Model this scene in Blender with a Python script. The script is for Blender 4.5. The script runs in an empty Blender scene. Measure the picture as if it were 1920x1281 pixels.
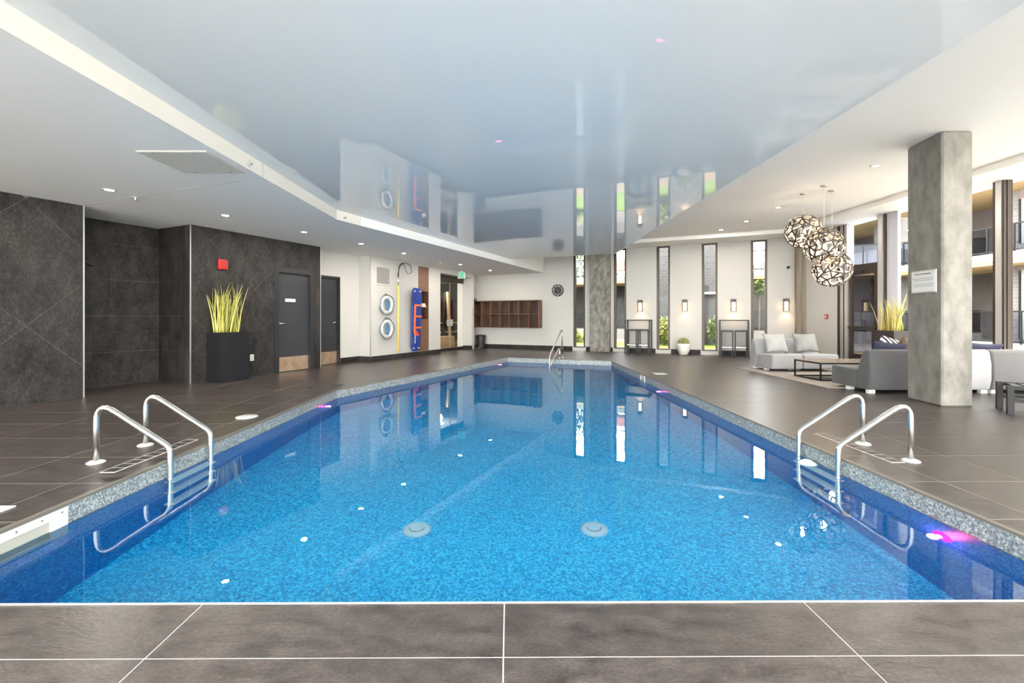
import bpy, bmesh, math, random
from mathutils import Vector, Matrix
random.seed(7)
PI = math.pi
scn = bpy.context.scene
COL = scn.collection

# ------------------------------------------------------------------ camera, world, exposure
cam_d = bpy.data.cameras.new('camera'); cam = bpy.data.objects.new('camera', cam_d); COL.objects.link(cam)
cam_d.sensor_width = 36.0; cam_d.lens = 860/1920*36.0; cam_d.shift_y = -44.5/1920
cam_d.clip_start = 0.05; cam_d.clip_end = 300
cam.location = (0, 0, 1.15); cam.rotation_euler = (PI/2, 0, -math.atan(5/860))
scn.camera = cam

world = bpy.data.worlds.new('world'); scn.world = world; world.use_nodes = True
wn = world.node_tree.nodes['Background']
wn.inputs[0].default_value = (1.0, 0.985, 0.965, 1); wn.inputs[1].default_value = 14.0
LAMP_W = 22.0          # each recessed downlight
scn.view_settings.view_transform = 'Standard'
scn.view_settings.look = 'None'
scn.view_settings.gamma = 1.0
scn.view_settings.exposure = 0.72
scn.view_settings.use_curve_mapping = False
cy = scn.cycles
cy.max_bounces = 12; cy.diffuse_bounces = 5; cy.glossy_bounces = 6; cy.transmission_bounces = 8
cy.transparent_max_bounces = 16; cy.sample_clamp_indirect = 4.0; cy.blur_glossy = 0.1
cy.use_denoising = True; cy.use_adaptive_sampling = False

# ------------------------------------------------------------------ frames (metres)
H0 = 2.77      # low ceiling along the left
HG = 2.93      # glossy stretched ceiling over the pool
HM = 3.57      # high matte ceiling on the right
HS = 3.46      # soffit above the windows
XG = 8.33      # right glazing line
B3 = 7.82      # back wall, in the turned frame
ANG = math.radians(25.5)
E1 = Vector((math.sin(ANG), math.cos(ANG), 0)); E2 = Vector((math.cos(ANG), -math.sin(ANG), 0))
P1 = Vector((-4.32, 10.52, 0))
def XY(a, b, z=0.0):
    v = P1 + E2*a + E1*b
    return (v.x, v.y, z)
TURN = (P1, -ANG)      # frame of the left and back walls: x = a, y = b

# ------------------------------------------------------------------ materials
MATS = {}
def mat(name, col, rough=0.5, metal=0.0, col2=None, scale=5.0, stretch=(1, 1, 1), rot=(0, 0, 0), bump=0.0, bscale=None,
        spec=0.5, ior=1.5, emis=None, estr=0.0, coat=0.0, detail=4.0, lo=0.35, hi=0.65, coord='pos', rvar=0.0, sheen=0.0):
    m = bpy.data.materials.new(name); m.use_nodes = True; MATS[name] = m
    nt = m.node_tree; bs = nt.nodes['Principled BSDF']; L = nt.links
    c4 = lambda c: (c[0], c[1], c[2], 1)
    bs.inputs['Base Color'].default_value = c4(col)
    bs.inputs['Roughness'].default_value = rough; bs.inputs['Metallic'].default_value = metal
    bs.inputs['Specular IOR Level'].default_value = spec; bs.inputs['IOR'].default_value = ior
    bs.inputs['Coat Weight'].default_value = coat
    if sheen: bs.inputs['Sheen Weight'].default_value = sheen
    if emis:
        bs.inputs['Emission Color'].default_value = c4(emis); bs.inputs['Emission Strength'].default_value = estr
    vec = None
    if col2 or bump:
        if coord == 'pos':
            g = nt.nodes.new('ShaderNodeNewGeometry'); src = g.outputs['Position']
        else:
            g = nt.nodes.new('ShaderNodeTexCoord'); src = g.outputs['Object']
        mp = nt.nodes.new('ShaderNodeMapping'); mp.inputs['Scale'].default_value = stretch; mp.inputs['Rotation'].default_value = rot
        L.new(src, mp.inputs['Vector']); vec = mp.outputs['Vector']
    if col2:
        n = nt.nodes.new('ShaderNodeTexNoise'); n.inputs['Scale'].default_value = scale; n.inputs['Detail'].default_value = detail
        n.inputs['Roughness'].default_value = 0.6
        L.new(vec, n.inputs['Vector'])
        r = nt.nodes.new('ShaderNodeMapRange'); r.inputs['From Min'].default_value = lo; r.inputs['From Max'].default_value = hi
        L.new(n.outputs['Fac'], r.inputs['Value'])
        mx = nt.nodes.new('ShaderNodeMix'); mx.data_type = 'RGBA'
        mx.inputs['A'].default_value = c4(col); mx.inputs['B'].default_value = c4(col2)
        L.new(r.outputs['Result'], mx.inputs['Factor']); L.new(mx.outputs['Result'], bs.inputs['Base Color'])
        if rvar:
            rr = nt.nodes.new('ShaderNodeMapRange'); rr.inputs['To Min'].default_value = rough-rvar; rr.inputs['To Max'].default_value = rough+rvar
            L.new(n.outputs['Fac'], rr.inputs['Value']); L.new(rr.outputs['Result'], bs.inputs['Roughness'])
    if bump:
        n2 = nt.nodes.new('ShaderNodeTexNoise'); n2.inputs['Scale'].default_value = bscale or scale; n2.inputs['Detail'].default_value = 3
        L.new(vec, n2.inputs['Vector'])
        b = nt.nodes.new('ShaderNodeBump'); b.inputs['Strength'].default_value = bump; b.inputs['Distance'].default_value = 0.01
        L.new(n2.outputs['Fac'], b.inputs['Height']); L.new(b.outputs['Normal'], bs.inputs['Normal'])
    return m

def veined(name, dark, light, vein, rough, stretch, rot, scale=3.0, tile_var=0.12, vs=0.5, spec=0.5):
    """stone or slate with streaks, fine veins and a slight tone of its own for each slab"""
    m = mat(name, dark, rough, col2=light, scale=scale, stretch=stretch, rot=rot, bump=0.12, bscale=scale*5, detail=8, lo=0.3, hi=0.72, rvar=0.08, spec=spec)
    nt = m.node_tree; bs = nt.nodes['Principled BSDF']; L = nt.links
    base = bs.inputs['Base Color'].links[0].from_socket
    mp = [n for n in nt.nodes if n.type == 'MAPPING'][0]
    n = nt.nodes.new('ShaderNodeTexNoise'); n.inputs['Scale'].default_value = scale*3; n.inputs['Detail'].default_value = 6; n.inputs['Distortion'].default_value = 1.2
    L.new(mp.outputs['Vector'], n.inputs['Vector'])
    a = nt.nodes.new('ShaderNodeMath'); a.operation = 'SUBTRACT'; a.inputs[1].default_value = 0.5; L.new(n.outputs['Fac'], a.inputs[0])
    ab = nt.nodes.new('ShaderNodeMath'); ab.operation = 'ABSOLUTE'; L.new(a.outputs[0], ab.inputs[0])
    r = nt.nodes.new('ShaderNodeMapRange'); r.inputs['From Min'].default_value = 0.0; r.inputs['From Max'].default_value = 0.03
    r.inputs['To Min'].default_value = vs; r.inputs['To Max'].default_value = 0.0; L.new(ab.outputs[0], r.inputs['Value'])
    mx = nt.nodes.new('ShaderNodeMix'); mx.data_type = 'RGBA'; mx.inputs['B'].default_value = (*vein, 1)
    L.new(base, mx.inputs['A']); L.new(r.outputs['Result'], mx.inputs['Factor'])
    oi = nt.nodes.new('ShaderNodeObjectInfo')
    rv = nt.nodes.new('ShaderNodeMapRange'); rv.inputs['To Min'].default_value = 1-tile_var; rv.inputs['To Max'].default_value = 1+tile_var
    L.new(oi.outputs['Random'], rv.inputs['Value'])
    fg = nt.nodes.new('ShaderNodeTexNoise'); fg.inputs['Scale'].default_value = scale*9; fg.inputs['Detail'].default_value = 5; fg.inputs['Roughness'].default_value = 0.7
    L.new(mp.outputs['Vector'], fg.inputs['Vector'])
    fr_ = nt.nodes.new('ShaderNodeMapRange'); fr_.inputs['From Min'].default_value = 0.3; fr_.inputs['From Max'].default_value = 0.7; fr_.inputs['To Min'].default_value = 0.38; fr_.inputs['To Max'].default_value = 1.62
    L.new(fg.outputs['Fac'], fr_.inputs['Value'])
    mu = nt.nodes.new('ShaderNodeMath'); mu.operation = 'MULTIPLY'; L.new(rv.outputs['Result'], mu.inputs[0]); L.new(fr_.outputs['Result'], mu.inputs[1])
    hs = nt.nodes.new('ShaderNodeHueSaturation'); L.new(mu.outputs[0], hs.inputs['Value']); L.new(mx.outputs['Result'], hs.inputs['Color'])
    L.new(hs.outputs['Color'], bs.inputs['Base Color'])
    return m

def pebble(name, c_dark, c_mid, c_light, scale, rough=0.4):
    m = mat(name, c_mid, rough); nt = m.node_tree; bs = nt.nodes['Principled BSDF']; L = nt.links
    g = nt.nodes.new('ShaderNodeNewGeometry'); v = nt.nodes.new('ShaderNodeTexVoronoi'); v.inputs['Scale'].default_value = scale
    L.new(g.outputs['Position'], v.inputs['Vector'])
    rp = nt.nodes.new('ShaderNodeValToRGB'); e = rp.color_ramp.elements
    e[0].position = 0.0; e[0].color = (*c_dark, 1); e[1].position = 1.0; e[1].color = (*c_light, 1)
    k = rp.color_ramp.elements.new(0.5); k.color = (*c_mid, 1)
    sp = nt.nodes.new('ShaderNodeSeparateColor'); L.new(v.outputs['Color'], sp.inputs['Color'])
    L.new(sp.outputs['Red'], rp.inputs['Fac']); L.new(rp.outputs['Color'], bs.inputs['Base Color'])
    return m

def glassy(name, tint=(0.96, 0.98, 0.97), ior=1.5, gl=1.0):
    m = bpy.data.materials.new(name); m.use_nodes = True; nt = m.node_tree; nt.nodes.clear(); L = nt.links
    o = nt.nodes.new('ShaderNodeOutputMaterial'); t = nt.nodes.new('ShaderNodeBsdfTransparent'); t.inputs[0].default_value = (*tint, 1)
    g = nt.nodes.new('ShaderNodeBsdfGlossy'); g.inputs['Roughness'].default_value = 0.02; g.inputs['Color'].default_value = (gl, gl, gl, 1)
    lw = nt.nodes.new('ShaderNodeLayerWeight'); lw.inputs['Blend'].default_value = 0.5      # Schlick reflectance, same from both faces of the pane
    pw = nt.nodes.new('ShaderNodeMath'); pw.operation = 'POWER'; pw.inputs[1].default_value = 5.0; L.new(lw.outputs['Facing'], pw.inputs[0])
    f0 = ((ior-1)/(ior+1))**2
    ma = nt.nodes.new('ShaderNodeMath'); ma.operation = 'MULTIPLY_ADD'; ma.inputs[1].default_value = 1-f0; ma.inputs[2].default_value = f0; L.new(pw.outputs[0], ma.inputs[0])
    mx = nt.nodes.new('ShaderNodeMixShader'); L.new(ma.outputs[0], mx.inputs[0]); L.new(t.outputs[0], mx.inputs[1]); L.new(g.outputs[0], mx.inputs[2])
    L.new(mx.outputs[0], o.inputs[0]); MATS[name] = m
    return m

def emit(name, col, s):
    m = bpy.data.materials.new(name); m.use_nodes = True; nt = m.node_tree; nt.nodes.clear()
    o = nt.nodes.new('ShaderNodeOutputMaterial'); e = nt.nodes.new('ShaderNodeEmission'); e.inputs[0].default_value = (*col, 1); e.inputs[1].default_value = s
    nt.links.new(e.outputs[0], o.inputs[0]); MATS[name] = m
    return m

def brickmat(name, c1, c2, mortar, scale, turn=0.0):
    m = mat(name, c1, 0.85); nt = m.node_tree; bs = nt.nodes['Principled BSDF']; L = nt.links
    g = nt.nodes.new('ShaderNodeNewGeometry'); s = nt.nodes.new('ShaderNodeSeparateXYZ'); L.new(g.outputs['Position'], s.inputs[0])
    cx = nt.nodes.new('ShaderNodeMath'); cx.operation = 'MULTIPLY'; cx.inputs[1].default_value = math.cos(turn); L.new(s.outputs['X'], cx.inputs[0])
    sy = nt.nodes.new('ShaderNodeMath'); sy.operation = 'MULTIPLY_ADD'; sy.inputs[1].default_value = math.sin(turn); L.new(s.outputs['Y'], sy.inputs[0]); L.new(cx.outputs[0], sy.inputs[2])
    c = nt.nodes.new('ShaderNodeCombineXYZ'); L.new(sy.outputs[0], c.inputs[0]); L.new(s.outputs['Z'], c.inputs[1])
    b = nt.nodes.new('ShaderNodeTexBrick'); b.inputs['Scale'].default_value = scale
    b.inputs['Color1'].default_value = (*c1, 1); b.inputs['Color2'].default_value = (*c2, 1); b.inputs['Mortar'].default_value = (*mortar, 1)
    b.inputs['Mortar Size'].default_value = 0.02
    L.new(c.outputs[0], b.inputs['Vector']); L.new(b.outputs['Color'], bs.inputs['Base Color'])
    return m

veined('deck_stone', (0.02024, 0.01582, 0.01454), (0.07544, 0.06072, 0.05612), (0.1472, 0.1288, 0.1196), 0.32, (1.0, 2.0, 1), (0, 0, 0.15), 7.0, vs=0.06)
veined('wall_stone', (0.00552, 0.004876, 0.0046), (0.03128, 0.0276, 0.02668), (0.069, 0.0644, 0.06164), 0.62, (1.6, 1.6, 0.8), (0.6, 0.5, 0), 3.4, spec=0.22, vs=0.28)
mat('grout', (0.52, 0.49, 0.47), 0.7)
mat('wall_grout', (0.10, 0.096, 0.092), 0.7)
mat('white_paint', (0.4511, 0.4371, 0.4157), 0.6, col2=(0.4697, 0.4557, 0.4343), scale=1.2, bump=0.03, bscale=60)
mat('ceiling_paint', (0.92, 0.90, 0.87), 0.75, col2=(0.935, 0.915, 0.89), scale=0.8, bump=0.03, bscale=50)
mat('stretch_ceiling', (0.92, 0.93, 0.92), 0.0, ior=1.65, spec=0.5)
mat('hatch_paint', (0.60, 0.575, 0.52), 0.7)
mat('coving', (0.779, 0.7315, 0.6555), 0.5)
mat('joint_line', (0.45, 0.44, 0.42), 0.8)
mat('metal_trim', (0.75, 0.75, 0.75), 0.3, metal=0.9)
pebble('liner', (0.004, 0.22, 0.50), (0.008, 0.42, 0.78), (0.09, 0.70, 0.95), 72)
pebble('liner_shaded', (0.002, 0.10, 0.34), (0.006, 0.20, 0.52), (0.05, 0.34, 0.66), 78)  # same liner as the floor, darkened for the weaker light on the walls
pebble('band', (0.075, 0.092, 0.10), (0.20, 0.22, 0.225), (0.42, 0.44, 0.44), 90)
mat('coping', (0.13, 0.115, 0.095), 0.4)
mat('coping_white', (0.34, 0.33, 0.31), 0.4)
mat('white_plastic', (0.56, 0.56, 0.545), 0.35)
mat('cream_plastic', (0.40, 0.39, 0.33), 0.45)
mat('drain_plastic', (0.62, 0.86, 0.93), 0.4)
mat('tread', (0.82, 0.92, 0.95), 0.4)
mat('steel', (0.78, 0.76, 0.73), 0.27, metal=1.0)
mat('screw', (0.20, 0.19, 0.17), 0.4, metal=0.8)
mat('concrete', (0.1215, 0.1125, 0.099), 0.8, col2=(0.225, 0.2133, 0.1926), scale=4.0, stretch=(1.2, 1.2, 0.7), bump=0.15, bscale=40, detail=8)
mat('concrete_dark', (0.10, 0.092, 0.078), 0.85, col2=(0.26, 0.245, 0.222), scale=4.5, stretch=(1.6, 1.6, 0.9), bump=0.2, bscale=30, detail=9)
mat('concrete_board', (0.11, 0.088, 0.065), 0.85, col2=(0.23, 0.195, 0.155), scale=5, stretch=(4, 4, 0.15), bump=0.2, bscale=20)
mat('door_grey', (0.024, 0.0245, 0.028), 0.5, col2=(0.028, 0.0285, 0.032), scale=2, spec=0.3)
mat('frame_grey', (0.018, 0.0185, 0.021), 0.5, spec=0.3)
mat('copper_plate', (0.50, 0.33, 0.22), 0.32, metal=0.75, col2=(0.62, 0.48, 0.36), scale=5)
mat('black_metal', (0.010, 0.0095, 0.0095), 0.5, spec=0.25)
mat('grey_metal', (0.022, 0.022, 0.024), 0.45, spec=0.3)
mat('bronze', (0.045, 0.032, 0.026), 0.4, metal=0.4)
mat('alu', (0.62, 0.61, 0.61), 0.35, metal=0.6)
mat('planter', (0.0075, 0.0075, 0.009), 0.55, col2=(0.010, 0.010, 0.012), scale=4, spec=0.2)
mat('planter_brown', (0.022, 0.014, 0.012), 0.28, coat=0.3)
mat('blade_a', (0.36, 0.34, 0.06), 0.5); mat('blade_b', (0.52, 0.49, 0.13), 0.5); mat('blade_c', (0.26, 0.27, 0.045), 0.5); mat('blade_d', (0.55, 0.42, 0.16), 0.5)
mat('soil', (0.03, 0.025, 0.02), 0.9, bump=0.5, bscale=60)
mat('wood_dark', (0.060, 0.026, 0.016), 0.5, col2=(0.105, 0.048, 0.030), scale=6, stretch=(6, 6, 0.6))
mat('wood_shaded', (0.022, 0.009, 0.006), 0.6, col2=(0.04, 0.018, 0.012), scale=6, stretch=(6, 6, 0.6))  # cubby wood darkened to paint the shade inside the compartments
mat('wood_panel', (0.105, 0.046, 0.025), 0.5, col2=(0.165, 0.080, 0.047), scale=5, stretch=(1.2, 1.2, 7), rot=(0, 0.8, 0))
mat('wood_light', (0.52, 0.34, 0.18), 0.5, col2=(0.62, 0.43, 0.25), scale=5, stretch=(1, 1, 6))
mat('red_plastic', (0.27, 0.0035, 0.0035), 0.35)
mat('dark_red', (0.30, 0.02, 0.02), 0.4)
mat('rope_grey', (0.10, 0.13, 0.17), 0.7); mat('rope_blue', (0.02, 0.13, 0.26), 0.6)
mat('ring_white', (0.56, 0.55, 0.53), 0.45)
mat('yellow_pole', (0.74, 0.52, 0.12), 0.4)
mat('board_blue', (0.006, 0.026, 0.17), 0.4, col2=(0.008, 0.034, 0.21), scale=4)
mat('strap_orange', (0.60, 0.12, 0.03), 0.6); mat('strap_red', (0.45, 0.05, 0.04), 0.6)
mat('rubber_black', (0.014, 0.014, 0.015), 0.45)
mat('clock_white', (0.8, 0.8, 0.78), 0.5)
mat('sofa_light', (0.2558, 0.2511, 0.2585), 0.9, col2=(0.2837, 0.279, 0.2864), scale=60, bump=0.15, bscale=220, sheen=0.2)
mat('sofa_dark', (0.048, 0.0464, 0.0496), 0.9, col2=(0.0624, 0.06, 0.0632), scale=60, bump=0.15, bscale=220, sheen=0.2)
mat('sofa_grey', (0.1035, 0.0945, 0.0972), 0.9, col2=(0.1215, 0.1125, 0.1152), scale=60, bump=0.15, bscale=220, sheen=0.2)
mat('cushion_white', (0.2944, 0.2944, 0.2944), 0.8, col2=(0.3312, 0.3312, 0.3266), scale=8, bump=0.3, bscale=24, coord='obj')
mat('cushion_grey', (0.18, 0.18, 0.1764), 0.6, col2=(0.2205, 0.216, 0.2097), scale=5, bump=0.2, bscale=10, coord='obj')
mat('cushion_navy', (0.0105, 0.01155, 0.03325), 0.8, col2=(0.01575, 0.0175, 0.0455), scale=6, coord='obj')
mat('cushion_brown', (0.10, 0.065, 0.045), 0.8)
mat('rug', (0.234, 0.2025, 0.1845), 0.95, col2=(0.279, 0.2475, 0.2295), scale=30, bump=0.3, bscale=150)
mat('table_top', (0.20, 0.155, 0.125), 0.25, col2=(0.25, 0.20, 0.17), scale=4)
mat('pot_white', (0.66, 0.63, 0.59), 0.5)
mat('cactus', (0.10, 0.125, 0.035), 0.7, col2=(0.22, 0.23, 0.09), scale=40)
mat('sign_face', (0.76, 0.755, 0.74), 0.4); mat('ink', (0.05, 0.05, 0.05), 0.6); mat('ink_light', (0.36, 0.35, 0.34), 0.6)
mat('exit_green', (0.02, 0.36, 0.20), 0.4, emis=(0.03, 0.5, 0.26), estr=0.6)
mat('towel', (0.82, 0.80, 0.76), 0.9)
glassy('glass', ior=1.32); glassy('slit_glass', (0.90, 0.92, 0.91), 1.10); glassy('glass_grey', (0.74, 0.76, 0.80), 1.3); glassy('glass_dark', (0.34, 0.35, 0.38), 1.45)
mat('cream_reflection', (0.70, 0.685, 0.64), 0.35)  # opaque cream pane, the white wall's reflection put into its colour
mat('reveal_grey', (0.52, 0.53, 0.58), 0.35)
emit('lamp_lens', (1.0, 0.90, 0.76), 28.0); emit('sconce_glow', (1.0, 0.74, 0.40), 7.0); emit('bulb_glow', (1.0, 0.70, 0.36), 10.0)
emit('pink_glow', (1.0, 0.30, 0.62), 40.0); emit('pink_halo', (1.0, 0.012, 0.36), 2.6)  # the pink rim glows in place of a halo around the lens
mat('lattice_black', (0.022, 0.014, 0.010), 0.5); mat('lattice_inner', (0.55, 0.49, 0.43), 0.6)
brickmat('brick_turned', (0.032, 0.030, 0.032), (0.046, 0.043, 0.045), (0.066, 0.062, 0.060), 2.2, -ANG)
brickmat('brick_right', (0.125, 0.112, 0.108), (0.16, 0.145, 0.141), (0.195, 0.182, 0.174), 2.2, PI/2)
mat('slab_white', (0.45, 0.43, 0.40), 0.7); mat('soffit_wood', (0.30, 0.19, 0.075), 0.6, col2=(0.36, 0.24, 0.105), scale=4, stretch=(1, 8, 1))
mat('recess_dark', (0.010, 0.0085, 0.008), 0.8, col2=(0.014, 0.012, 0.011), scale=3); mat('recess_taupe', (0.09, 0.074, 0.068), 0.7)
mat('lawn', (0.10, 0.165, 0.006), 0.9, col2=(0.16, 0.22, 0.012), scale=14, bump=0.6, bscale=90)
mat('leaf_yellow', (0.24, 0.24, 0.045), 0.6); mat('leaf_green', (0.06, 0.10, 0.015), 0.6); mat('leaf_dark', (0.045, 0.075, 0.02), 0.6)
mat('bark', (0.10, 0.07, 0.05), 0.9); mat('patio', (0.84, 0.80, 0.75), 0.8); mat('slab_grey', (0.17, 0.162, 0.15), 0.7); mat('terrace', (0.20, 0.175, 0.15), 0.8); mat('deck_wood', (0.24, 0.15, 0.08), 0.7)
mat('orange_fabric', (0.62, 0.20, 0.08), 0.8); mat('far_window', (0.30, 0.31, 0.30), 0.1); mat('blind', (0.16, 0.11, 0.10), 0.7)
# water: a refracting, mirror-smooth surface with the faintest ripple
wm = bpy.data.materials.new('pool_water'); wm.use_nodes = True; MATS['pool_water'] = wm
nt = wm.node_tree; nt.nodes.clear(); o_ = nt.nodes.new('ShaderNodeOutputMaterial'); g_ = nt.nodes.new('ShaderNodeBsdfGlass')
g_.inputs['IOR'].default_value = 1.333; g_.inputs['Roughness'].default_value = 0.0; g_.inputs['Color'].default_value = (0.90, 0.98, 1.0, 1)
p_ = nt.nodes.new('ShaderNodeNewGeometry'); n_ = nt.nodes.new('ShaderNodeTexNoise'); n_.inputs['Scale'].default_value = 2.2; n_.inputs['Detail'].default_value = 2
b_ = nt.nodes.new('ShaderNodeBump'); b_.inputs['Strength'].default_value = 0.05; b_.inputs['Distance'].default_value = 0.02
nt.links.new(p_.outputs['Position'], n_.inputs['Vector']); nt.links.new(n_.outputs['Fac'], b_.inputs['Height'])
nt.links.new(b_.outputs['Normal'], g_.inputs['Normal']); nt.links.new(g_.outputs[0], o_.inputs[0])

# ------------------------------------------------------------------ mesh building
class MB:
    def __init__(s): s.v = []; s.f = []; s.m = Matrix.Identity(4)
    def at(s, m): s.m = m; return s
    def add(s, vs, fs):
        k = len(s.v); s.v += [tuple(s.m @ Vector(p)) for p in vs]; s.f += [tuple(i+k for i in q) for q in fs]; return s
    def box(s, x0, x1, y0, y1, z0, z1):
        return s.add([(x0,y0,z0),(x1,y0,z0),(x1,y1,z0),(x0,y1,z0),(x0,y0,z1),(x1,y0,z1),(x1,y1,z1),(x0,y1,z1)],
                     [(3,2,1,0),(4,5,6,7),(0,1,5,4),(1,2,6,5),(2,3,7,6),(3,0,4,7)])
    def prism(s, poly, z0, z1):
        n = len(poly)
        return s.add([(x,y,z0) for x,y in poly]+[(x,y,z1) for x,y in poly],
                     [tuple(range(n-1,-1,-1)), tuple(range(n,2*n))]+[(i,(i+1)%n,n+(i+1)%n,n+i) for i in range(n)])
    def loft(s, rings, cap=True, closed=True):
        n = len(rings[0]); vs = [p for r in rings for p in r]; fs = []
        for k in range(len(rings)-1):
            for i in range(n if closed else n-1):
                j = (i+1) % n; fs.append((k*n+i, k*n+j, (k+1)*n+j, (k+1)*n+i))
        if cap: fs += [tuple(range(n-1,-1,-1)), tuple((len(rings)-1)*n+i for i in range(n))]
        return s.add(vs, fs)
    def lathe(s, prof, seg=24, c=(0,0,0)):
        rings = [[(c[0]+max(r,1e-4)*math.cos(2*PI*i/seg), c[1]+max(r,1e-4)*math.sin(2*PI*i/seg), c[2]+z) for i in range(seg)] for r, z in prof]
        return s.loft(rings)
    def tube(s, pts, r, seg=10, closed=False):
        P = [Vector(p) for p in pts]; n = len(P); rings = []; up = None
        for i in range(n):
            if closed: t = P[(i+1)%n]-P[i-1]
            else: t = P[min(i+1,n-1)]-P[max(i-1,0)]
            t.normalize()
            if up is None:
                up = Vector((0,0,1)) if abs(t.z) < 0.9 else Vector((1,0,0))
            up = (up - t*up.dot(t)).normalized(); q = t.cross(up)
            rr = r[i] if isinstance(r, (list,tuple)) else r
            rings.append([tuple(P[i]+up*rr*math.cos(2*PI*k/seg)+q*rr*math.sin(2*PI*k/seg)) for k in range(seg)])
        if closed: rings.append(rings[0]); return s.loft(rings, cap=False)
        return s.loft(rings)
    def bar(s, p0, p1, w, h=None):
        p0 = Vector(p0); p1 = Vector(p1); t = (p1-p0).normalized(); h = h or w
        up = Vector((0,0,1)) if abs(t.z) < 0.95 else Vector((0,1,0))
        q = t.cross(up).normalized(); up = q.cross(t)
        R = lambda p: [tuple(p+q*a*w/2+up*b*h/2) for a,b in ((-1,-1),(1,-1),(1,1),(-1,1))]
        return s.loft([R(p0), R(p1)])
    def mesh(s, name, bevel=0.0, smooth=False, seg=2):
        me = bpy.data.meshes.new(name); bm = bmesh.new()
        vs = [bm.verts.new(p) for p in s.v]
        for q in s.f:
            try: bm.faces.new([vs[i] for i in q])
            except ValueError: pass
        bmesh.ops.remove_doubles(bm, verts=bm.verts, dist=1e-5)
        bmesh.ops.recalc_face_normals(bm, faces=bm.faces)
        if bevel:
            ed = [e for e in bm.edges if len(e.link_faces) == 2 and e.calc_face_angle(0) > 0.5]
            bmesh.ops.bevel(bm, geom=ed, offset=bevel, segments=seg, profile=0.5, affect='EDGES')
        bm.to_mesh(me); bm.free()
        if smooth:
            for p in me.polygons: p.use_smooth = True
        return me
    def build(s, name, m, parent=None, bevel=0.0, smooth=False, frame=None, seg=2, **props):
        return link(name, s.mesh(name, bevel, smooth, seg), m, parent, frame, **props)

def link(name, me, m, parent=None, frame=None, **props):
    o = bpy.data.objects.new(name, me); COL.objects.link(o)
    if m and len(me.materials) == 0: me.materials.append(MATS[m])
    if parent: o.parent = parent
    if frame: o.location = frame[0]; o.rotation_euler = (0, 0, frame[1])
    for k, v in props.items(): o[k] = v
    return o
def thing(name, label, cat, loc=(0,0,0), rotz=0.0, group=None):
    o = bpy.data.objects.new(name, None); COL.objects.link(o); o.empty_display_size = 0.1
    o.location = loc; o.rotation_euler = (0, 0, rotz); o['label'] = label; o['category'] = cat
    if group: o['group'] = group
    return o
def dup(root, loc, rotz=None, label=None):
    r = root.copy(); COL.objects.link(r); r.location = loc
    if rotz is not None: r.rotation_euler = (0, 0, rotz)
    if label: r['label'] = label
    for ch in list(root.children):
        c = ch.copy(); COL.objects.link(c); c.parent = r
        for g in ch.children:
            q = g.copy(); COL.objects.link(q); q.parent = c
    return r
def lamp(name, kind, parent, loc, power, col=(1, 0.9, 0.78), size=0.1, rot=(0,0,0), **kw):
    d = bpy.data.lights.new(name, kind); d.energy = power; d.color = col
    if kind == 'AREA': d.shape = 'DISK'; d.size = size
    elif kind in ('POINT', 'SPOT'): d.shadow_soft_size = size
    for k, v in kw.items(): setattr(d, k, v)
    o = bpy.data.objects.new(name, d); COL.objects.link(o); o.parent = parent; o.location = loc; o.rotation_euler = rot
    return o
def text_mesh(name, body, size, m, parent, mtx, align='CENTER', extrude=0.001, xs=1.0):
    cu = bpy.data.curves.new(name, 'FONT'); cu.body = body; cu.size = size; cu.align_x = align; cu.align_y = 'CENTER'; cu.extrude = extrude
    ob = bpy.data.objects.new(name, cu); COL.objects.link(ob)
    bpy.context.view_layer.update()
    me = bpy.data.meshes.new_from_object(ob.evaluated_get(bpy.context.evaluated_depsgraph_get()))
    bpy.data.objects.remove(ob); bpy.data.curves.remove(cu)
    me.transform(mtx @ Matrix.Diagonal((xs, 1, 1, 1)))
    me.materials.clear()
    return link(name, me, m, parent)
def fillet(pts, r, n=7):
    P = [Vector(p) for p in pts]; out = [P[0]]
    rs = r if isinstance(r, (list, tuple)) else [r]*(len(P)-2)
    for i in range(1, len(P)-1):
        a = (P[i-1]-P[i]).normalized(); b = (P[i+1]-P[i]).normalized(); th = a.angle(b)
        d = min(rs[i-1]/math.tan(th/2), (P[i-1]-P[i]).length*0.49, (P[i+1]-P[i]).length*0.49)
        A = P[i]+a*d; B = P[i]+b*d
        for k in range(n+1):
            t = k/n; out.append(A*(1-t)**2 + P[i]*2*t*(1-t) + B*t*t)
    out.append(P[-1]); return [tuple(p) for p in out]
def clip(poly, nx, ny, c):            # keep nx*x + ny*y <= c
    out = []; n = len(poly)
    for i in range(n):
        p, q = poly[i], poly[(i+1)%n]; dp = nx*p[0]+ny*p[1]-c; dq = nx*q[0]+ny*q[1]-c
        if dp <= 0: out.append(p)
        if (dp < 0 < dq) or (dq < 0 < dp):
            t = dp/(dp-dq); out.append((p[0]+(q[0]-p[0])*t, p[1]+(q[1]-p[1])*t))
    return out
def area(poly): return abs(sum(poly[i][0]*poly[(i+1)%len(poly)][1]-poly[(i+1)%len(poly)][0]*poly[i][1] for i in range(len(poly))))/2 if len(poly) > 2 else 0
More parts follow.
